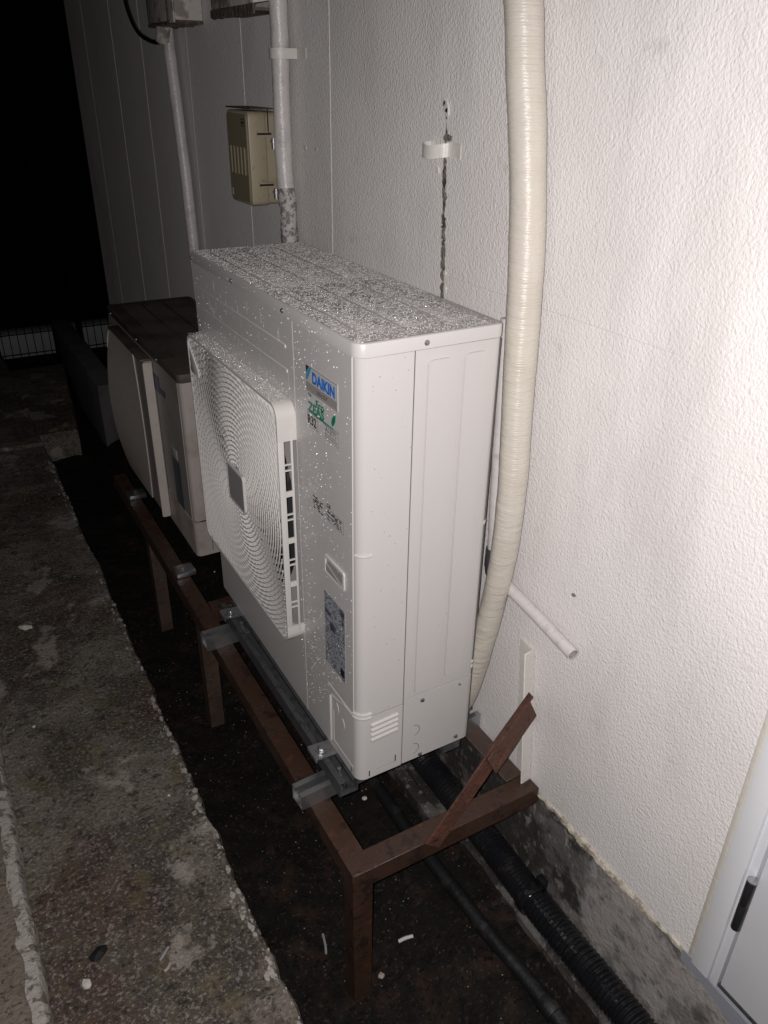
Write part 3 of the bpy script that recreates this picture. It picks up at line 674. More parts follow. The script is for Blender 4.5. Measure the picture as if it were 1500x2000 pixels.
def ribbon(pts, th, dep, off):
    """pts list of (y,z,r) runs inside the grille, th thickness, dep depth"""
    mb = MB(); run = []
    def flush(run):
        if len(run) < 2: return
        v = []
        for i, (y, z, r) in enumerate(run):
            a = run[max(i - 1, 0)]; b = run[min(i + 1, len(run) - 1)]; dy, dz = b[0] - a[0], b[1] - a[1]; l = math.hypot(dy, dz) or 1
            ny, nz = -dz / l * th / 2, dy / l * th / 2; x = gx(r) + off
            v += [(x, y + ny, z + nz), (x, y - ny, z - nz), (x + dep, y - ny * .8, z - nz * .8), (x + dep, y + ny * .8, z + nz * .8)]
        f = [(4 * i + k, 4 * i + (k + 1) % 4, 4 * i + 4 + (k + 1) % 4, 4 * i + 4 + k) for i in range(len(run) - 1) for k in range(4)]
        f += [(0, 1, 2, 3), (4 * len(run) - 1, 4 * len(run) - 2, 4 * len(run) - 3, 4 * len(run) - 4)]
        mb.add(v, f)
    for p in pts:
        if inside(p[0], p[1]): run.append(p)
        else: flush(run); run = []
    flush(run); return mb
def runs(pts):
    out = [[]]
    for p in pts:
        if inside(p[0], p[1]): out[-1].append(p)
        elif out[-1]: out.append([])
    return [q for q in out if len(q) > 2]
gcy, gcz = .508, .517
r = .056; k = 0
while r < .46:
    n = max(48, int(r * 420)); pts = [(gcy + r * math.cos(2 * math.pi * i / n + 1.0), gcz + r * math.sin(2 * math.pi * i / n + 1.0), r) for i in range(n + 1)]
    for q in runs(pts): ob('ring', ribbon(q, .0021, .0030, 0), 'plastic', gr, fix=False)
    r += .0112; k += 1
NA = 52
for a in range(NA):
    pts = []; r0 = .052 if a % 2 == 0 else .145
    for i in range(70):
        r = r0 + (.44 - r0) * i / 69; th = 2 * math.pi * a / NA - 1.5 * ((r - .05) / .285) ** 1.15
        pts.append((gcy + r * math.cos(th), gcz + r * math.sin(th), r))
    for q in runs(pts): ob('vane', ribbon(q, .0015, .0130, .0006), 'plastic', gr, fix=False)
bd = MB(); a = rrect(gcy - .054, gcy + .054, gcz - .048, gcz + .048, .010, 4); b = rrect(gcy - .050, gcy + .050, gcz - .044, gcz + .044, .007, 4); n = len(a)
bd.add([(-.050, *p) for p in a] + [(-.0575, *p) for p in a] + [(-.0575, *p) for p in b] + [(-.0568, *p) for p in b], [(k * n + i, k * n + (i + 1) % n, (k + 1) * n + (i + 1) % n, (k + 1) * n + i) for k in range(3) for i in range(n)])
ob('badge_rim', bd, 'plastic', gr)
ob('badge', MB().prism(b, XP, -.0568, -.052), 'badge', gr)
ob('corner_gusset', MB().prism([(.825, .705), (.825, .772), (.765, .722), (.765, .705)], XP, -.0445, -.036), 'plastic', gr, bevel=.001)
def gt_place(r):
    y = r.uniform(.285, .835); x = r.uniform(-.0405, -.001); return ((x, y, .8002), (0, 0, 1), (1, 0, 0))
ob('rain_beads', rand_drops(1700, gt_place, .0003, .0011, .8, 15, 2.2), 'glint', gr, smooth=True, kind='stuff', fix=False)

# ================================================================== MOUNTING CHANNELS
def channel(name, a, b, w, h, label, slots=True, up=(0, 0, 1), m='zinc', lips=False):
    """C channel with lips, open upward, from a to b (base centre)"""
    a = Vector(a); b = Vector(b); d = (b - a); Ln = d.length; d.normalize(); sd = d.cross(Vector(up)).normalized(); upv = Vector(up)
    o = thing(name, a, label, 'metal channel', 'zinc mounting channels under the new outdoor unit')
    t = .0025; hw = w / 2
    prof = [(-hw + .009, h - .008), (-hw + .009, h), (-hw, h), (-hw, 0), (hw, 0), (hw, h), (hw - .009, h), (hw - .009, h - .008)]
    def P(uu, vv, hh): return a + sd * uu + upv * vv + d * hh
    ob('channel_body', MB().strip(prof, -t, P, 0, Ln), m, o)
    if lips:
        for q in (-hw + .0045, hw - .0045): ob('lip', MB().beam(a + sd * q + upv * (h + .0006), b + sd * q + upv * (h + .0006), .0088, .0012, up), 'zinc', o)
    if slots:
        k = 0; s = .03
        while s < Ln - .03:
            mb = MB(); c = a + d * s + upv * .0028
            pl = [c + sd * (.006 * math.cos(q)) + d * (.012 * math.sin(q) + (.006 if math.sin(q) > 0 else -.006)) for q in [i * math.pi / 5 for i in range(10)]]
            mb.add([p for p in pl] + [p + upv * .0006 for p in pl], [tuple(range(10)), tuple(range(10, 20))] + [(i, (i + 1) % 10, 10 + (i + 1) % 10, 10 + i) for i in range(10)])
            ob('slot', mb, 'ink', o); s += .05
            # notched side slots
            mb = MB()
            cc = a + d * (s - .05) + sd * (hw + .0002) + upv * (h * .5)
            mb.add([cc + d * (.010 * i) + upv * (.0055 * j) + sd * kk for i, j, kk in ((-1, -1, 0), (1, -1, 0), (1, 1, 0), (-1, 1, 0), (-1, -1, .0007), (1, -1, .0007), (1, 1, .0007), (-1, 1, .0007))],
                   [(0, 1, 2, 3), (4, 5, 6, 7), (0, 1, 5, 4), (1, 2, 6, 5), (2, 3, 7, 6), (3, 0, 4, 7)])
            ob('side_slot', mb, 'ink', o)
    return o
FZ = -.080
channel('mounting_channel', (-.115, .078, FZ + .002), (.392, .104, FZ + .002), .041, .036, 'zinc cross channel under the near end of the new unit, resting on the brown frame', slots=False)
channel('mounting_channel', (-.118, .720, FZ + .002), (.385, .735, FZ + .002), .041, .036, 'zinc cross channel under the far end of the new unit, resting on the brown frame', slots=False)
channel('mounting_channel', (-.014, .018, FZ + .039), (-.014, .80, FZ + .039), .041, .034, 'long slotted zinc channel along the front foot of the new unit', m='zincdark', lips=True)  # body in the shade-darkened zinc, lips in plain zinc
channel('mounting_channel', (.262, .018, FZ + .039), (.262, .80, FZ + .039), .041, .034, 'long zinc channel along the rear foot of the new unit', slots=False)
def zbracket(y, lbl):
    o = thing('hold_down_bracket', (-.03, y, -.005), lbl, 'bracket', 'zinc brackets bolted over the channels')
    pts = [(.006, .0005), (-.012, .0005), (-.045, .004), (-.055, .004), (-.055, -.006)]
    ob('bracket_plate', MB().strip([(p[0], p[1]) for p in pts], .003, YP, y - .024, y + .024), 'zinc', o)
    ob('bolt_head', MB().disc((-.030, y, .006), (0, 0, 1), .0095, .0075, 6), 'zinc', o, bevel=.0008)
    ob('washer', MB().disc((-.030, y, .0045), (0, 0, 1), .013, .0018, 16), 'zinc', o)
    return o
zbracket(.125, 'zinc plate bracket with bolt at the near foot of the new unit')
zbracket(.735, 'zinc plate bracket with bolt at the far foot of the new unit')
def zbolt(x, y, z, lbl):
    o = thing('channel_bolt', (x, y, z), lbl, 'bolt', 'bolts joining the zinc channels')
    ob('square_washer', MB().box(x - .018, x + .018, y - .018, y + .018, z, z + .004), 'zinc', o, bevel=.001)
    ob('nut', MB().disc((x, y, z + .004), (0, 0, 1), .0095, .009, 6), 'zinc', o, bevel=.0008)
    ob('threaded_rod', MB().disc((x, y, z + .013), (0, 0, 1), .0045, .016, 10), 'zinc', o)
zbolt(-.014, .066, -.0385, 'bolt and nut in the near end of the slotted zinc channel')
zbolt(-.014, .690, -.0385, 'bolt and nut at the far end of the slotted zinc channel')

# ================================================================== STEEL STAND
st = thing('steel_stand', (-.07, -.12, -.53), 'brown painted angle iron stand carrying both outdoor units over the trough', 'metal frame')
def angle(name, a, b, f1, f2, m='steel', bev=.001, t=.005):
    """angle iron: flange directions f1,f2 are vectors with length = flange width"""
    a = Vector(a); b = Vector(b); f1 = Vector(f1); f2 = Vector(f2); n1 = f1.normalized(); n2 = f2.normalized()
    prof = [Vector((0, 0, 0)), f1, f1 + n2 * t, n1 * t + n2 * t, f2 + n1 * t, f2]
    mb = MB(); mb.add([a + p for p in prof] + [b + p for p in prof], [(0, 1, 2, 3, 4, 5), (6, 7, 8, 9, 10, 11)] + [(i, (i + 1) % 6, 6 + (i + 1) % 6, 6 + i) for i in range(6)])
    return ob(name, mb, m, st, bevel=bev, segs=1)
fx, ey = -.092, -.150
angle('front_rail', (fx, ey, FZ), (fx, 1.98, FZ), (.050, 0, 0), (0, 0, -.050))
angle('end_bar', (fx + .0005, ey - .001, FZ - .0015), (.398, ey - .001, FZ - .0015), (0, .050, 0), (0, 0, -.050))
angle('rear_rail', (.392, ey + .052, FZ - .001), (.392, 1.98, FZ - .001), (-.050, 0, 0), (0, 0, -.050), m='steelold')
angle('cross_bar', (fx + .052, .885, FZ - .001), (.340, .885, FZ - .001), (0, .050, 0), (0, 0, -.050))
for y, m_, zb in ((ey + .001, 'steel', -.545), (.872, 'steelold', -.59), (1.46, 'steelold', -.56)):
    angle('leg', (fx + .0022, y - (0 if y < 0 else .003), FZ - .0525), (fx + .0022, y - (0 if y < 0 else .003), zb), (.046, 0, 0), (0, .046, 0), m=m_)
# kinked rusty brace from the end bar up to the wall bracket
br = [Vector((.075, -.142, -.094)), Vector((.165, -.135, .008)), Vector((.232, -.128, .092)), Vector((.262, -.118, .118)), Vector((.320, -.105, .150 - .0)), Vector((.392, -.088, .176))]
brp = [Vector((.085, -.1545, -.110)), Vector((.243, -.137, .106)), Vector((.392, -.094, .168))]
def plate(a, b, wv, tv, name, m='rust', kink=None):
    a = Vector(a); b = Vector(b); wv = Vector(wv); tv = Vector(tv); mb = MB(); n = 14; v = []
    for i in range(n + 1):
        t = i / n; p = a.lerp(b, t); w = wv * (1 + .05 * noise.noise(Vector((t * 9, a.x * 9, 1))))
        v += [p - w / 2, p + w / 2, p + w / 2 + tv, p - w / 2 + tv]
    mb.add(v, [(4 * i + k, 4 * i + (k + 1) % 4, 4 * i + 4 + (k + 1) % 4, 4 * i + 4 + k) for i in range(n) for k in range(4)] + [(0, 1, 2, 3), (4 * n, 4 * n + 1, 4 * n + 2, 4 * n + 3)])
    return ob(name, mb, m, st, bevel=.0008, segs=1)
plate((.098, -.1545, -.092), (.262, -.150, .118), (.034, 0, -.030), (0, -.005, 0), 'brace')
plate((.238, -.1575, .077), (.374, -.116, .150), (.026, .0, -.054), (0, -.005, 0), 'brace')
plate((.236, -.150, .106), (.370, -.112, .182), (.004, .020, -.003), (0, 0, .004), 'brace_flange')
# white over-painted wall bracket
angle('wall_bracket', (.3985, -.122, -.118), (.3985, -.075, .272), (0, .048, 0), (-.030, -.004, 0), m='whitebracket', bev=.0015)
for y in (1.13, 1.75):
    o = thing('foot_clamp', (-.045, y, FZ), 'small zinc foot clamp on the brown rail, ' + ('below the near corner of the old unit' if y < 1.5 else 'below the far corner of the old unit'), 'bracket')
    ob('clamp_plate', MB().box(-.085, -.02, y - .03, y + .03, FZ + .001, FZ + .018), 'zinc', o, bevel=.003)
    ob('clamp_bolt', MB().disc((-.055, y, FZ + .018), (0, 0, 1), .009, .008, 6), 'zinc', o)

# ================================================================== OLD OUTDOOR UNIT
ou = thing('outdoor_unit', (.16, 1.6, -.05), 'older grimy outdoor unit with brown stained lid, standing behind the new one', 'air conditioner')
X0, X1, Y0, Y1, Z0, Z1 = .006, .325, 1.150, 2.07, -.045, .560
ob('casing', MB().prism(arc(X0 + .018, Y0 + .018, .018, 180, 270, 5) + [(X1, Y0), (X1, Y1), (X0, Y1)], ZP, .085, Z1), 'oldshell', ou, bevel=.001, segs=1)
ob('front_panel', MB().box(X0 - .003, X0 - .0005, Y0 + .02, Y1 - .004, .087, Z1 - .004), 'oldfront', ou)
ob('lower_casing', MB().prism(arc(X0 + .018 - .004, Y0 + .018 - .004, .018, 180, 270, 5) + [(X1, Y0 - .004), (X1, Y1), (X0 - .004, Y1)], ZP, Z0, .082), 'oldshell', ou, bevel=.001, segs=1)
ob('lid', MB().prism(arc(X0 + .012, Y0 + .012, .018, 180, 270, 5) + arc(X1 - .012, Y0 + .012, .018, 270, 360, 4) + arc(X1 - .012, Y1 - .012, .018, 0, 90, 4) + arc(X0 + .012, Y1 - .012, .018, 90, 180, 4), ZP, Z1, .588), 'oldtop', ou, bevel=.004)
for x0 in (.045, .125, .205):
    ob('lid_panel', MB().prism(rrect(x0, x0 + .072, Y0 + .04, Y1 - .04, .02, 4), ZP, .5878, .5905), 'oldtop', ou, bevel=.0015, segs=1)
for y in (1.37, 1.62, 2.0): ob('screw', MB().disc((X0 - .006, y, .572), (-1, 0, 0), .005, .003, 10), 'screw', ou)
ob('pipe_door_line', MB().tube([(X0 + .05, Y0 - .0045, -.03), (X0 + .05, Y0 - .0045, .045), (X0 + .06, Y0 - .0045, .058), (X0 + .20, Y0 - .0045, .060)], .0012, 6), 'seam', ou)
ob('casing_step', MB().box(X0 + .02, X1 - .02, Y0 - .001, Y0 + .01, .0821, .0849), 'ink', ou)
lg = ob('blue_square_sticker', MB().box(X0 - .0045, X0 - .0032, 1.385, 1.448, .452, .507), 'stickerblue', ou)
ob('sticker_word', MB().box(X0 - .0045, X0 - .0032, 1.325, 1.375, .455, .475), 'stickerblue', ou)
ob('handle_pocket', MB().box(X0 - .0045, X0 - .0032, 1.262, 1.325, .262, .295), 'oldwhite', ou, bevel=.0006)
ob('energy_sticker', MB().box(X0 - .0045, X0 - .0032, 1.245, 1.330, .085, .255), 'stickernavy', ou)
# fan cover box in front with bright near rim and white curved deflector
fc = ob('fan_cover', MB().prism(rrect(1.45, 1.90, -.012, .545, .012, 3), XP, X0 - .0035, -.0245), 'oldfront', ou)
ob('cover_rim', MB().prism(rrect(-.030, .000, -.030, .543, .006, 3), YP, 1.442, 1.449), 'oldwhite', ou, bevel=.0012, segs=1)
mb = MB(); v = []; nz_, ny_ = 30, 14
for i in range(nz_ + 1):
    t = i / nz_; z = -.015 + .562 * t; bulge = 4 * t * (1 - t)
    for j in range(ny_ + 1):
        q = j / ny_
        y = 1.585 - .02 * bulge * (1 - q) + .31 * q; x = -.0285 - (.004 + .036 * bulge) * q ** 1.1
        v.append((x, y, z))
for p in list(v): v.append((p[0] + .004, p[1] + .001, p[2]))
nn = (nz_ + 1) * (ny_ + 1); W_ = ny_ + 1
f = []
for i in range(nz_):
    for j in range(ny_):
        f += [(i * W_ + j, i * W_ + j + 1, (i + 1) * W_ + j + 1, (i + 1) * W_ + j), (nn + i * W_ + j, nn + i * W_ + j + 1, nn + (i + 1) * W_ + j + 1, nn + (i + 1) * W_ + j)]
    f += [(i * W_ + ny_, (i + 1) * W_ + ny_, nn + (i + 1) * W_ + ny_, nn + i * W_ + ny_), (i * W_, (i + 1) * W_, nn + (i + 1) * W_, nn + i * W_)]
for j in range(ny_): f += [(j, j + 1, nn + j + 1, nn + j), (nz_ * W_ + j, nz_ * W_ + j + 1, nn + nz_ * W_ + j + 1, nn + nz_ * W_ + j)]
mb.add(v, f); ob('wind_deflector', mb, 'oldwhite', ou, smooth=True)
ob('cover_top_edge', MB().box(-.036, .002, 1.45, 1.90, .5455, .553), 'oldtop', ou, bevel=.002)
ob('deflector_clip', MB().tube([(-.03, 1.91, .53), (-.036, 1.92, .50), (-.04, 1.915, .47)], .008, 10), 'oldwhite', ou, smooth=True)
for y in (1.27, 1.95):
    for x in (.03, .28):
        ob('foot', MB().box(x - .02, x + .03, y - .03, y + .03, FZ + (.0005 if x < .2 else .001), Z0 - .0002), 'dark', ou)

# ================================================================== PIPES
wp = smooth_path([(.345, .13, 1.62), (.340, .083, 1.478), (.339, .059, 1.372), (.340, .036, 1.26), (.340, .018, 1.14), (.340, .006, .992), (.340, -.003, .819), (.340, -.012, .659), (.339, -.009, .502), (.338, .009, .362), (.336, .034, .221), (.334, .066, .076), (.330, .10, -.01)], 14)
rs = []
for i, p in enumerate(wp):
    s = i * .012; rs.append(.0315 - .0055 * max(0, min(1, (1.1 - p.z) / .9)) + .0007 * noise.noise(p * 16) + .0004 * ((s / .03) % 1))
p_ = thing('wrapped_pipe', (.34, 0, 0), 'thick cream tape wrapped pipe running up the wall beside the new unit', 'pipe')
ob('tape_wrap', MB().tube(wp, rs, 40, jitter=.035), 'tape', p_, smooth=True)
# far wrapped pipes
pf = smooth_path([(.362, 2.12, 1.62), (.362, 2.125, 1.504), (.362, 2.105, 1.312), (.362, 2.075, 1.06), (.362, 2.06, .80), (.362, 2.05, .40), (.362, 2.12, .1)], 10)
tag(ob('wrapped_pipe', MB().tube(pf, [.021 + .001 * noise.noise(p * 20) for p in pf], 18, jitter=.06), 'oldtape', smooth=True), 'thin painted pipe dropping from the vent housing to behind the old unit', 'pipe')
pm = thing('wrapped_pipe', (.36, 1.12, .5), 'glossy old pipe beside the beige switch box with flaking lower end', 'pipe')
pp = smooth_path([(.362, 1.12, 1.66), (.362, 1.120, 1.538), (.364, 1.122, 1.431), (.362, 1.125, 1.306), (.362, 1.125, 1.14), (.362, 1.118, 1.09)], 12)
def pr_(p): return .0235 + .0015 * noise.noise(p * 15) - (.003 * math.exp(-((p.z - 1.425) / .012) ** 2))
ob('upper_wrap', MB().tube(pp, [pr_(p) for p in pp], 20, jitter=.07), 'oldtape', pm, smooth=True)
pq = smooth_path([(.362, 1.118, 1.0905), (.362, 1.110, 1.04), (.363, 1.103, .944), (.365, 1.09, .70), (.368, 1.07, .3)], 10)
ob('flaking_wrap', MB().tube(pq, [.0235 + .002 * noise.noise(p * 40) for p in pq], 20, jitter=.2), 'flaked', pm, smooth=True)
cl = thing('pipe_clamp', (.39, 1.07, 1.42), 'white strap clamp screwed to the wall round the glossy old pipe', 'clamp')
mb = MB().strip([(.3985, 1.035), (.3985, 1.092), (.385, 1.094), (.366, 1.094)] + arc(.362, 1.121, .0265, 260, 100, 8) + [(.3985, 1.15)], .0018, ZP, 1.408, 1.432)
ob('strap', mb, 'whitebracket', cl, smooth=True)
rc_ = thing('pipe_clamp', (.39, .37, 1.24), 'empty white strap clamp stuck on the wall above the crack', 'clamp')
mb = MB(); v = []
cs = [(.3985, .318), (.397, .352), (.385, .362), (.372, .380), (.368, .400), (.372, .418), (.384, .428), (.3985, .430)]
ob('strap', MB().strip([(p.x, p.y) for p in smooth_path([(a, b, 0) for a, b in cs], 5)], -.002, lambda a, b, h: (a, b, h + .004 * math.sin(b * 60)), 1.226, 1.252), 'whitebracket', rc_, smooth=True)
ob('torn_paint', MB().prism([(.352, 1.258), (.372, 1.256), (.380, 1.264), (.366, 1.270), (.350, 1.266)], XP, WX + .001, WX - .004), 'grime', rc_)
# small drain pipe behind wrapped pipe and stub
dp = thing('drain_pipe', (.365, .04, .4), 'white painted drain pipe with grey fitting and cut off slanting end below the cream pipe', 'pipe')
ob('riser', MB().tube(smooth_path([(.366, .080, .97), (.363, .072, .874), (.361, .060, .65), (.360, .049, .475)], 8), .0155, 16, jitter=.08), 'pvc', dp, smooth=True)
ob('coupling', MB().tube([(.360, .049, .478), (.360, .050, .430)], .0185, 18), 'greyfit', dp, bevel=.002)
ob('elbow', MB().tube(smooth_path([(.361, .050, .44), (.362, .052, .418), (.364, .040, .406), (.366, .01, .403)], 5), .0165, 16), 'greyfit', dp, smooth=True)
pts = [Vector((.368, .015, .405)), Vector((.366, -.10, .392)), Vector((.362, -.221, .376))]
ob('stub', MB().tube(pts, .0130, 18, cap=False), 'pvc', dp, smooth=True)
d_ = (pts[2] - pts[1]).normalized()
ob('stub_bore', MB().tube([pts[2] - d_ * .03, pts[2] - d_ * .0005], .0105, 18, cap=False), 'badge', dp, smooth=True)
ring = MB(); rv = []; sd = d_.cross(Vector((0, 0, 1))).normalized(); uv = sd.cross(d_)
for k in range(18):
    a = 2 * math.pi * k / 18; q = sd * math.cos(a) + uv * math.sin(a); rv += [pts[2] + q * .0130, pts[2] + q * .0105]
ring.add(rv, [(2 * k, 2 * ((k + 1) % 18), 2 * ((k + 1) % 18) + 1, 2 * k + 1) for k in range(18)]); ob('stub_lip', ring, 'pvc', dp)
ob('bore_end', MB().disc(pts[2] - d_ * .03, d_, .0105, .001, 14), 'greyfit', dp)

# corrugated hose on the footing
ch = thing('corrugated_hose', (.36, 0, -.37), 'black corrugated drainage hose lying along the foot of the wall', 'hose')
hp = smooth_path([(.366, -1.3, -.372), (.364, -.54, -.372), (.360, -.22, -.371), (.364, -.05, -.371), (.367, .16, -.371), (.367, .30, -.371), (.366, .9, -.371), (.366, 1.6, -.371)], 60)
fine = []; rr = []; acc = 0
for i in range(len(hp) - 1):
    seg = (hp[i + 1] - hp[i]); m_ = max(1, int(seg.length / .0028))
    for j in range(m_): fine.append(hp[i] + seg * j / m_)
s = 0
for i, p in enumerate(fine):
    if i: s += (p - fine[i - 1]).length
    ph = (s / .0115) % 1; rr.append(.0335 + (.0045 if ph < .5 else -.0002) + .0006 * noise.noise(p * 30))
ob('hose_body', MB().tube(fine, rr, 26, jitter=.03), 'rubber', ch, smooth=False)
ob('hose_band', MB().tube([(.358, -.205, -.371), (.358, -.232, -.371)], .0415, 24), 'rubber', ch, bevel=.002)
ob('band_clip', MB().box(.376, .394, -.232, -.205, -.348, -.315), 'rubber', ch, bevel=.003)
bh = smooth_path([(.262, -1.2, -.410), (.250, -.47, -.412), (.234, -.232, -.413), (.228, -.109, -.412), (.221, -.004, -.411), (.214, .165, -.409), (.222, .5, -.41), (.235, 1.1, -.41)], 24)
h2 = thing('drain_hose', (.23, 0, -.41), 'smooth black insulated hose lying on the mud beside the corrugated one', 'hose')
ob('hose_body', MB().tube(bh, [.0185 + .0022 * noise.noise(p * 12) for p in bh], 20, jitter=.08), 'hose', h2, smooth=True)
ob('hose_joint', MB().tube([(.2485, -.445, -.4115), (.2465, -.405, -.4118)], .0225, 18), 'hose', h2, bevel=.003)
# concrete plank seen inside the frame
tag(ob('concrete_strip', MB().box(.283, .318, .075, .75, -.46, -.402), 'footing', bevel=.004), 'pale concrete strip lying in the trough left of the corrugated hose', 'concrete strip')

# ================================================================== SWITCH BOX
sb = thing('switch_box', (.35, 1.29, 1.03), 'beige metal switch box with ribbed lid on the wall left of the glossy pipe', 'switch box')
bz0, bz1 = 1.036, 1.284
ob('box_base', MB().prism(rrect(1.204, 1.368, bz0 + .002, bz1 - .004, .014, 4), XP, .345, .398), 'box', sb, bevel=.0015, segs=1)
ob('box_cover', MB().prism(rrect(1.200, 1.372, bz0, bz1 - .002, .014, 4), XP, .292, .343), 'box', sb, bevel=.003)
ob('cover_front', MB().prism(rrect(1.208, 1.364, bz0 + .008, bz1 - .010, .010, 4), XP, .288, .2925), 'boxfront', sb, bevel=.0012, segs=1)
for k in range(5):
    y = 1.232 + k * .027; ob('cover_rib', MB().prism(rrect(y - .0075, y + .0075, 1.115, 1.19, .005, 3), XP, .2835, .2882), 'boxfront', sb, bevel=.001, segs=1)
for z in (1.225, 1.092):
    lt = ob('latch', MB().box(.315, .360, 1.194, 1.199, z + .0035, z + .0075).box(.315, .360, 1.194, 1.199, z - .0065, z - .0025), 'box', sb)
    ob('latch_gap', MB().box(.316, .358, 1.1965, 1.1995, z - .0022, z + .0032), 'ink', sb)
    ob('latch_bolt', MB().disc((.362, 1.192, z - .038), (0, 0, 1), .007, .028, 10).disc((.362, 1.192, z - .022), (0, 0, 1), .0095, .006, 10), 'screw', sb)
ob('rain_plate', MB().box(.300, .372, 1.20, 1.40, bz1 + .003, bz1 + .006).box(.348, .350, 1.194, 1.199, 1.225, bz1 + .003), 'rustplate', sb)
ob('lid_mark', frame_lines(1.218, 1.245, 1.243, 1.262, .002, .2875).box(.2872, .2878, 1.224, 1.239, 1.249, 1.256), 'ink', sb)
ob('blue_sticker', MB().box(.2868, .2878, 1.345, 1.358, 1.052, 1.073), 'spec', sb)
wc = ob('conduit_tail', MB().tube(smooth_path([(.385, 1.215, 1.038), (.383, 1.19, 1.012), (.378, 1.165, .995)], 5), .007, 8), 'greyfit', sb, smooth=True)

# ================================================================== VENT HOODS at the top left
h1 = thing('pipe_housing', (.35, 1.98, 1.5), 'stained box housing high on the wall with a short spout and black cable', 'pipe cover')
ob('housing_body', MB().box(.305, .398, 1.83, 2.16, 1.522, 1.80), 'hood', h1, bevel=.006)
ob('housing_lip', MB().box(.298, .304, 1.825, 1.90, 1.515, 1.80), 'hood', h1, bevel=.002)
def ragged(x0, x1, y0, y1, zt, zb, amp, seed):
    n = int((y1 - y0) / .004); mb = MB(); v = []
    for k in range(n + 1):
        y = y0 + (y1 - y0) * k / n; q = zb + amp * noise.noise(Vector((y * 38, seed, 0))) + amp * .6 * noise.noise(Vector((y * 110, seed, 0)))
        dx = .002 * noise.noise(Vector((y * 60, seed, 5)))
        v += [(x0 + dx, y, q), (x0 + dx * .3, y, zt), (x1, y, zt), (x1, y, q)]
    mb.add(v, [(4 * j + k, 4 * j + (k + 1) % 4, 4 * j + 4 + (k + 1) % 4, 4 * j + 4 + k) for j in range(n) for k in range(4)] + [(0, 1, 2, 3), (4 * n, 4 * n + 1, 4 * n + 2, 4 * n + 3)])
    return mb
mb = ragged(.3035, .3985, 1.832, 2.158, 1.5215, 1.514, .007, 1)
ob('corroded_rim', mb, 'hoodrust', h1)
ob('spout', MB().tube([(.335, 2.07, 1.521), (.333, 2.10, 1.472)], .024, 20), 'hood', h1, bevel=.002)
cb = smooth_path([(.36, 2.68, 1.75), (.36, 2.651, 1.626), (.36, 2.585, 1.554), (.355, 2.477, 1.507), (.345, 2.30, 1.478), (.335, 2.17, 1.470), (.334, 2.10, 1.478)], 8)
tag(ob('cable', MB().tube(cb, .009, 10), 'rubber', smooth=True), 'black cable looping down from above into the housing spout', 'cable')
h2_ = thing('vent_hood', (.36, 1.25, 1.52), 'old painted vent hood with rotten bottom rim, cut by the top edge of the photo', 'vent hood')
mb = MB()
mb.prism([(.398, 1.545), (.300, 1.530), (.300, 1.56), (.34, 1.68), (.398, 1.70)], YP, 1.135, 1.46)
ob('hood_body', mb, 'hood', h2_, bevel=.003)
mb = ragged(.2975, .3030, 1.132, 1.462, 1.5295, 1.508, .006, 4)
ob('corroded_rim', mb, 'hoodrust', h2_)
ob('hood_underside', MB().box(.3035, .396, 1.14, 1.455, 1.515, 1.5225), 'hoodrust', h2_)

# ================================================================== LITTER
def chip(x, y, z, s, m, lbl, cat, long_=1.0, rot=0, group=None, name='stone_chip'):
    r_ = random.Random(int(abs(x * 7919 + y * 104729) * 10)); bm = bmesh.new(); bmesh.ops.create_icosphere(bm, subdivisions=1, radius=1)
    for v in bm.verts: v.co = Vector((v.co.x * s * long_ * r_.uniform(.8, 1.15), v.co.y * s * r_.uniform(.8, 1.15), v.co.z * s * .45 * r_.uniform(.8, 1.2)))
    me = bpy.data.meshes.new(name); bm.to_mesh(me); bm.free(); me.materials.append(M[m])
    o = bpy.data.objects.new(name, me); COL.objects.link(o); o.location = (x, y, z + s * .38); o.rotation_euler = (0, 0, rot)
    return tag(o, lbl, cat, group)
chip(-.621, .077, -.36, .012, 'chip', 'bright white stone chip on the walkway near the bottom left corner', 'stone chip', 1.3, 1.9)
chip(-.551, 1.475, -.36, .017, 'chip', 'large pale chip lying far along the left walkway', 'stone chip', 1.5, 2.6)
chip(-.32, .50, -.36, .0045, 'chip', 'tiny white chip near the walkway edge', 'stone chip')
chip(-.584, .135, -.36, .016, 'ink', 'black lump on the walkway behind the bright white chip', 'stone chip', 1.7, .5)
chip(.181, .30, -.45, .012, 'chip', 'white chip on the mud inside the brown frame corner', 'stone chip', .7, 1.2)
chip(-.006, -.129, -.525, .009, 'grit', 'beige pebble beside the foot of the near leg', 'pebble')
chip(-.60, .95, -.36, .006, 'chip', 'small pale chip in the middle of the left walkway', 'stone chip')
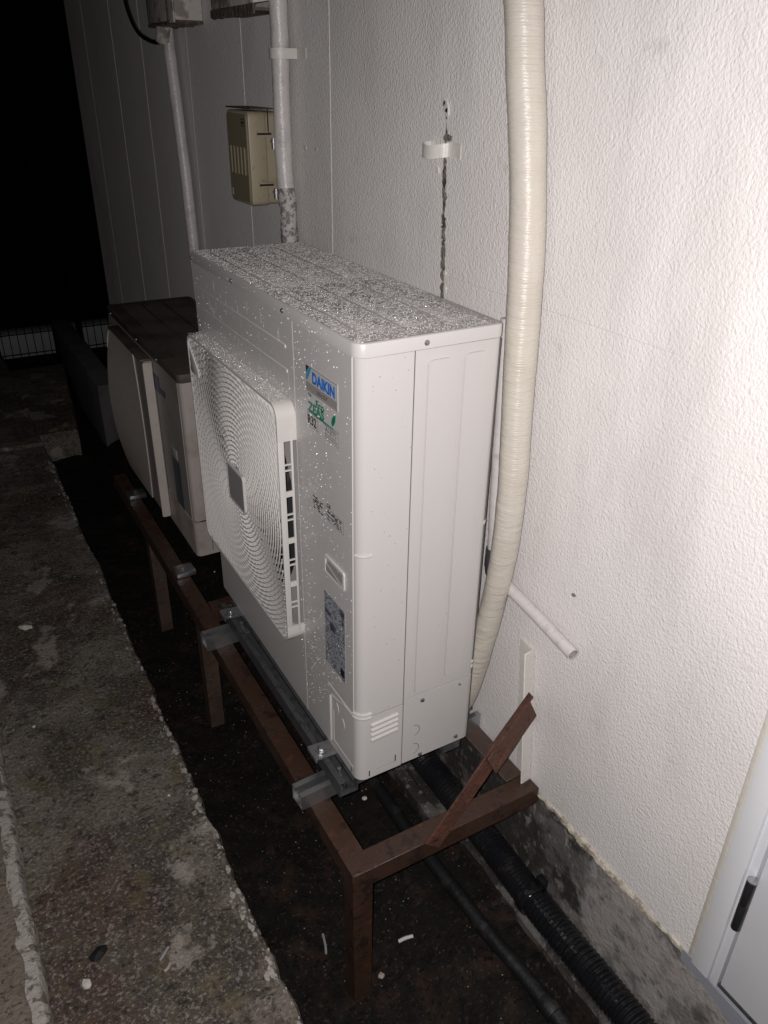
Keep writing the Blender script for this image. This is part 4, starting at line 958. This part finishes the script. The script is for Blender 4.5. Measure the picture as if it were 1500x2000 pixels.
def stick(a, b, r, m, lbl, cat, name='twig'):
    a = Vector(a); b = Vector(b); mid = (a + b) / 2 + Vector((rnd.uniform(-.004, .004), rnd.uniform(-.004, .004), .001))
    return tag(ob(name, MB().tube(smooth_path([a, mid, b], 4), r, 8), m, smooth=True), lbl, cat)
stick((.066, -.088, -.498), (.100, -.100, -.486), .0045, 'chip', 'short white plastic tube on the mud right of the near leg', 'plastic tube', 'plastic_tube')
stick((-.470, .050, -.352), (-.445, .072, -.352), .003, 'clear', 'clear plastic scrap on the walkway', 'plastic scrap', 'plastic_scrap')
stick((-.468, .022, -.352), (-.452, .034, -.352), .0035, 'grit', 'cigarette stub shaped scrap beside the clear plastic scrap', 'paper scrap', 'paper_scrap')
stick((.10, .36, -.487), (.155, .385, -.47), .0022, 'twig', 'thin dry twig inside the frame corner', 'twig')
stick((.10, .27, -.487), (.17, .255, -.465), .002, 'twig', 'crooked dry twig on the mud nearer the white chip', 'twig')
stick((-.10, -.02, -.515), (-.085, .03, -.515), .003, 'clear', 'dull plastic scrap on the mud left of the near leg', 'plastic scrap', 'plastic_scrap')
def place_grit(x0, x1, y0, y1, zf, n, smin, smax, seed, name, m, lbl):
    r_ = random.Random(seed); mb = MB()
    for _ in range(n):
        x = r_.uniform(x0, x1); y = r_.uniform(y0, y1); z = zf(x, y); s = smin + (smax - smin) * r_.random() ** 4
        q = [(x + s * math.cos(a + .4) * r_.uniform(.6, 1.2), y + s * math.sin(a + .4) * r_.uniform(.6, 1.2), z - s * .2) for a in (0, 1.57, 3.14, 4.71)]
        mb.add(q + [(x, y, z + s * r_.uniform(.4, .8))], [(0, 1, 4), (1, 2, 4), (2, 3, 4), (3, 0, 4)])
    o = ob(name, mb, m); o['kind'] = 'stuff'; o['label'] = lbl; o['category'] = 'grit'; return o
place_grit(-.24, .30, -.7, 1.6, gz, 1600, .0005, .0028, 5, 'gravel_bits', 'grit', 'pale grit scattered over the black mud of the trough')
place_grit(-.70, -.25, -.8, 3.0, lambda x, y: -.361, 1600, .0006, .0035, 6, 'concrete_grit', 'grit', 'loose grit and sand grains on the left concrete walkway')
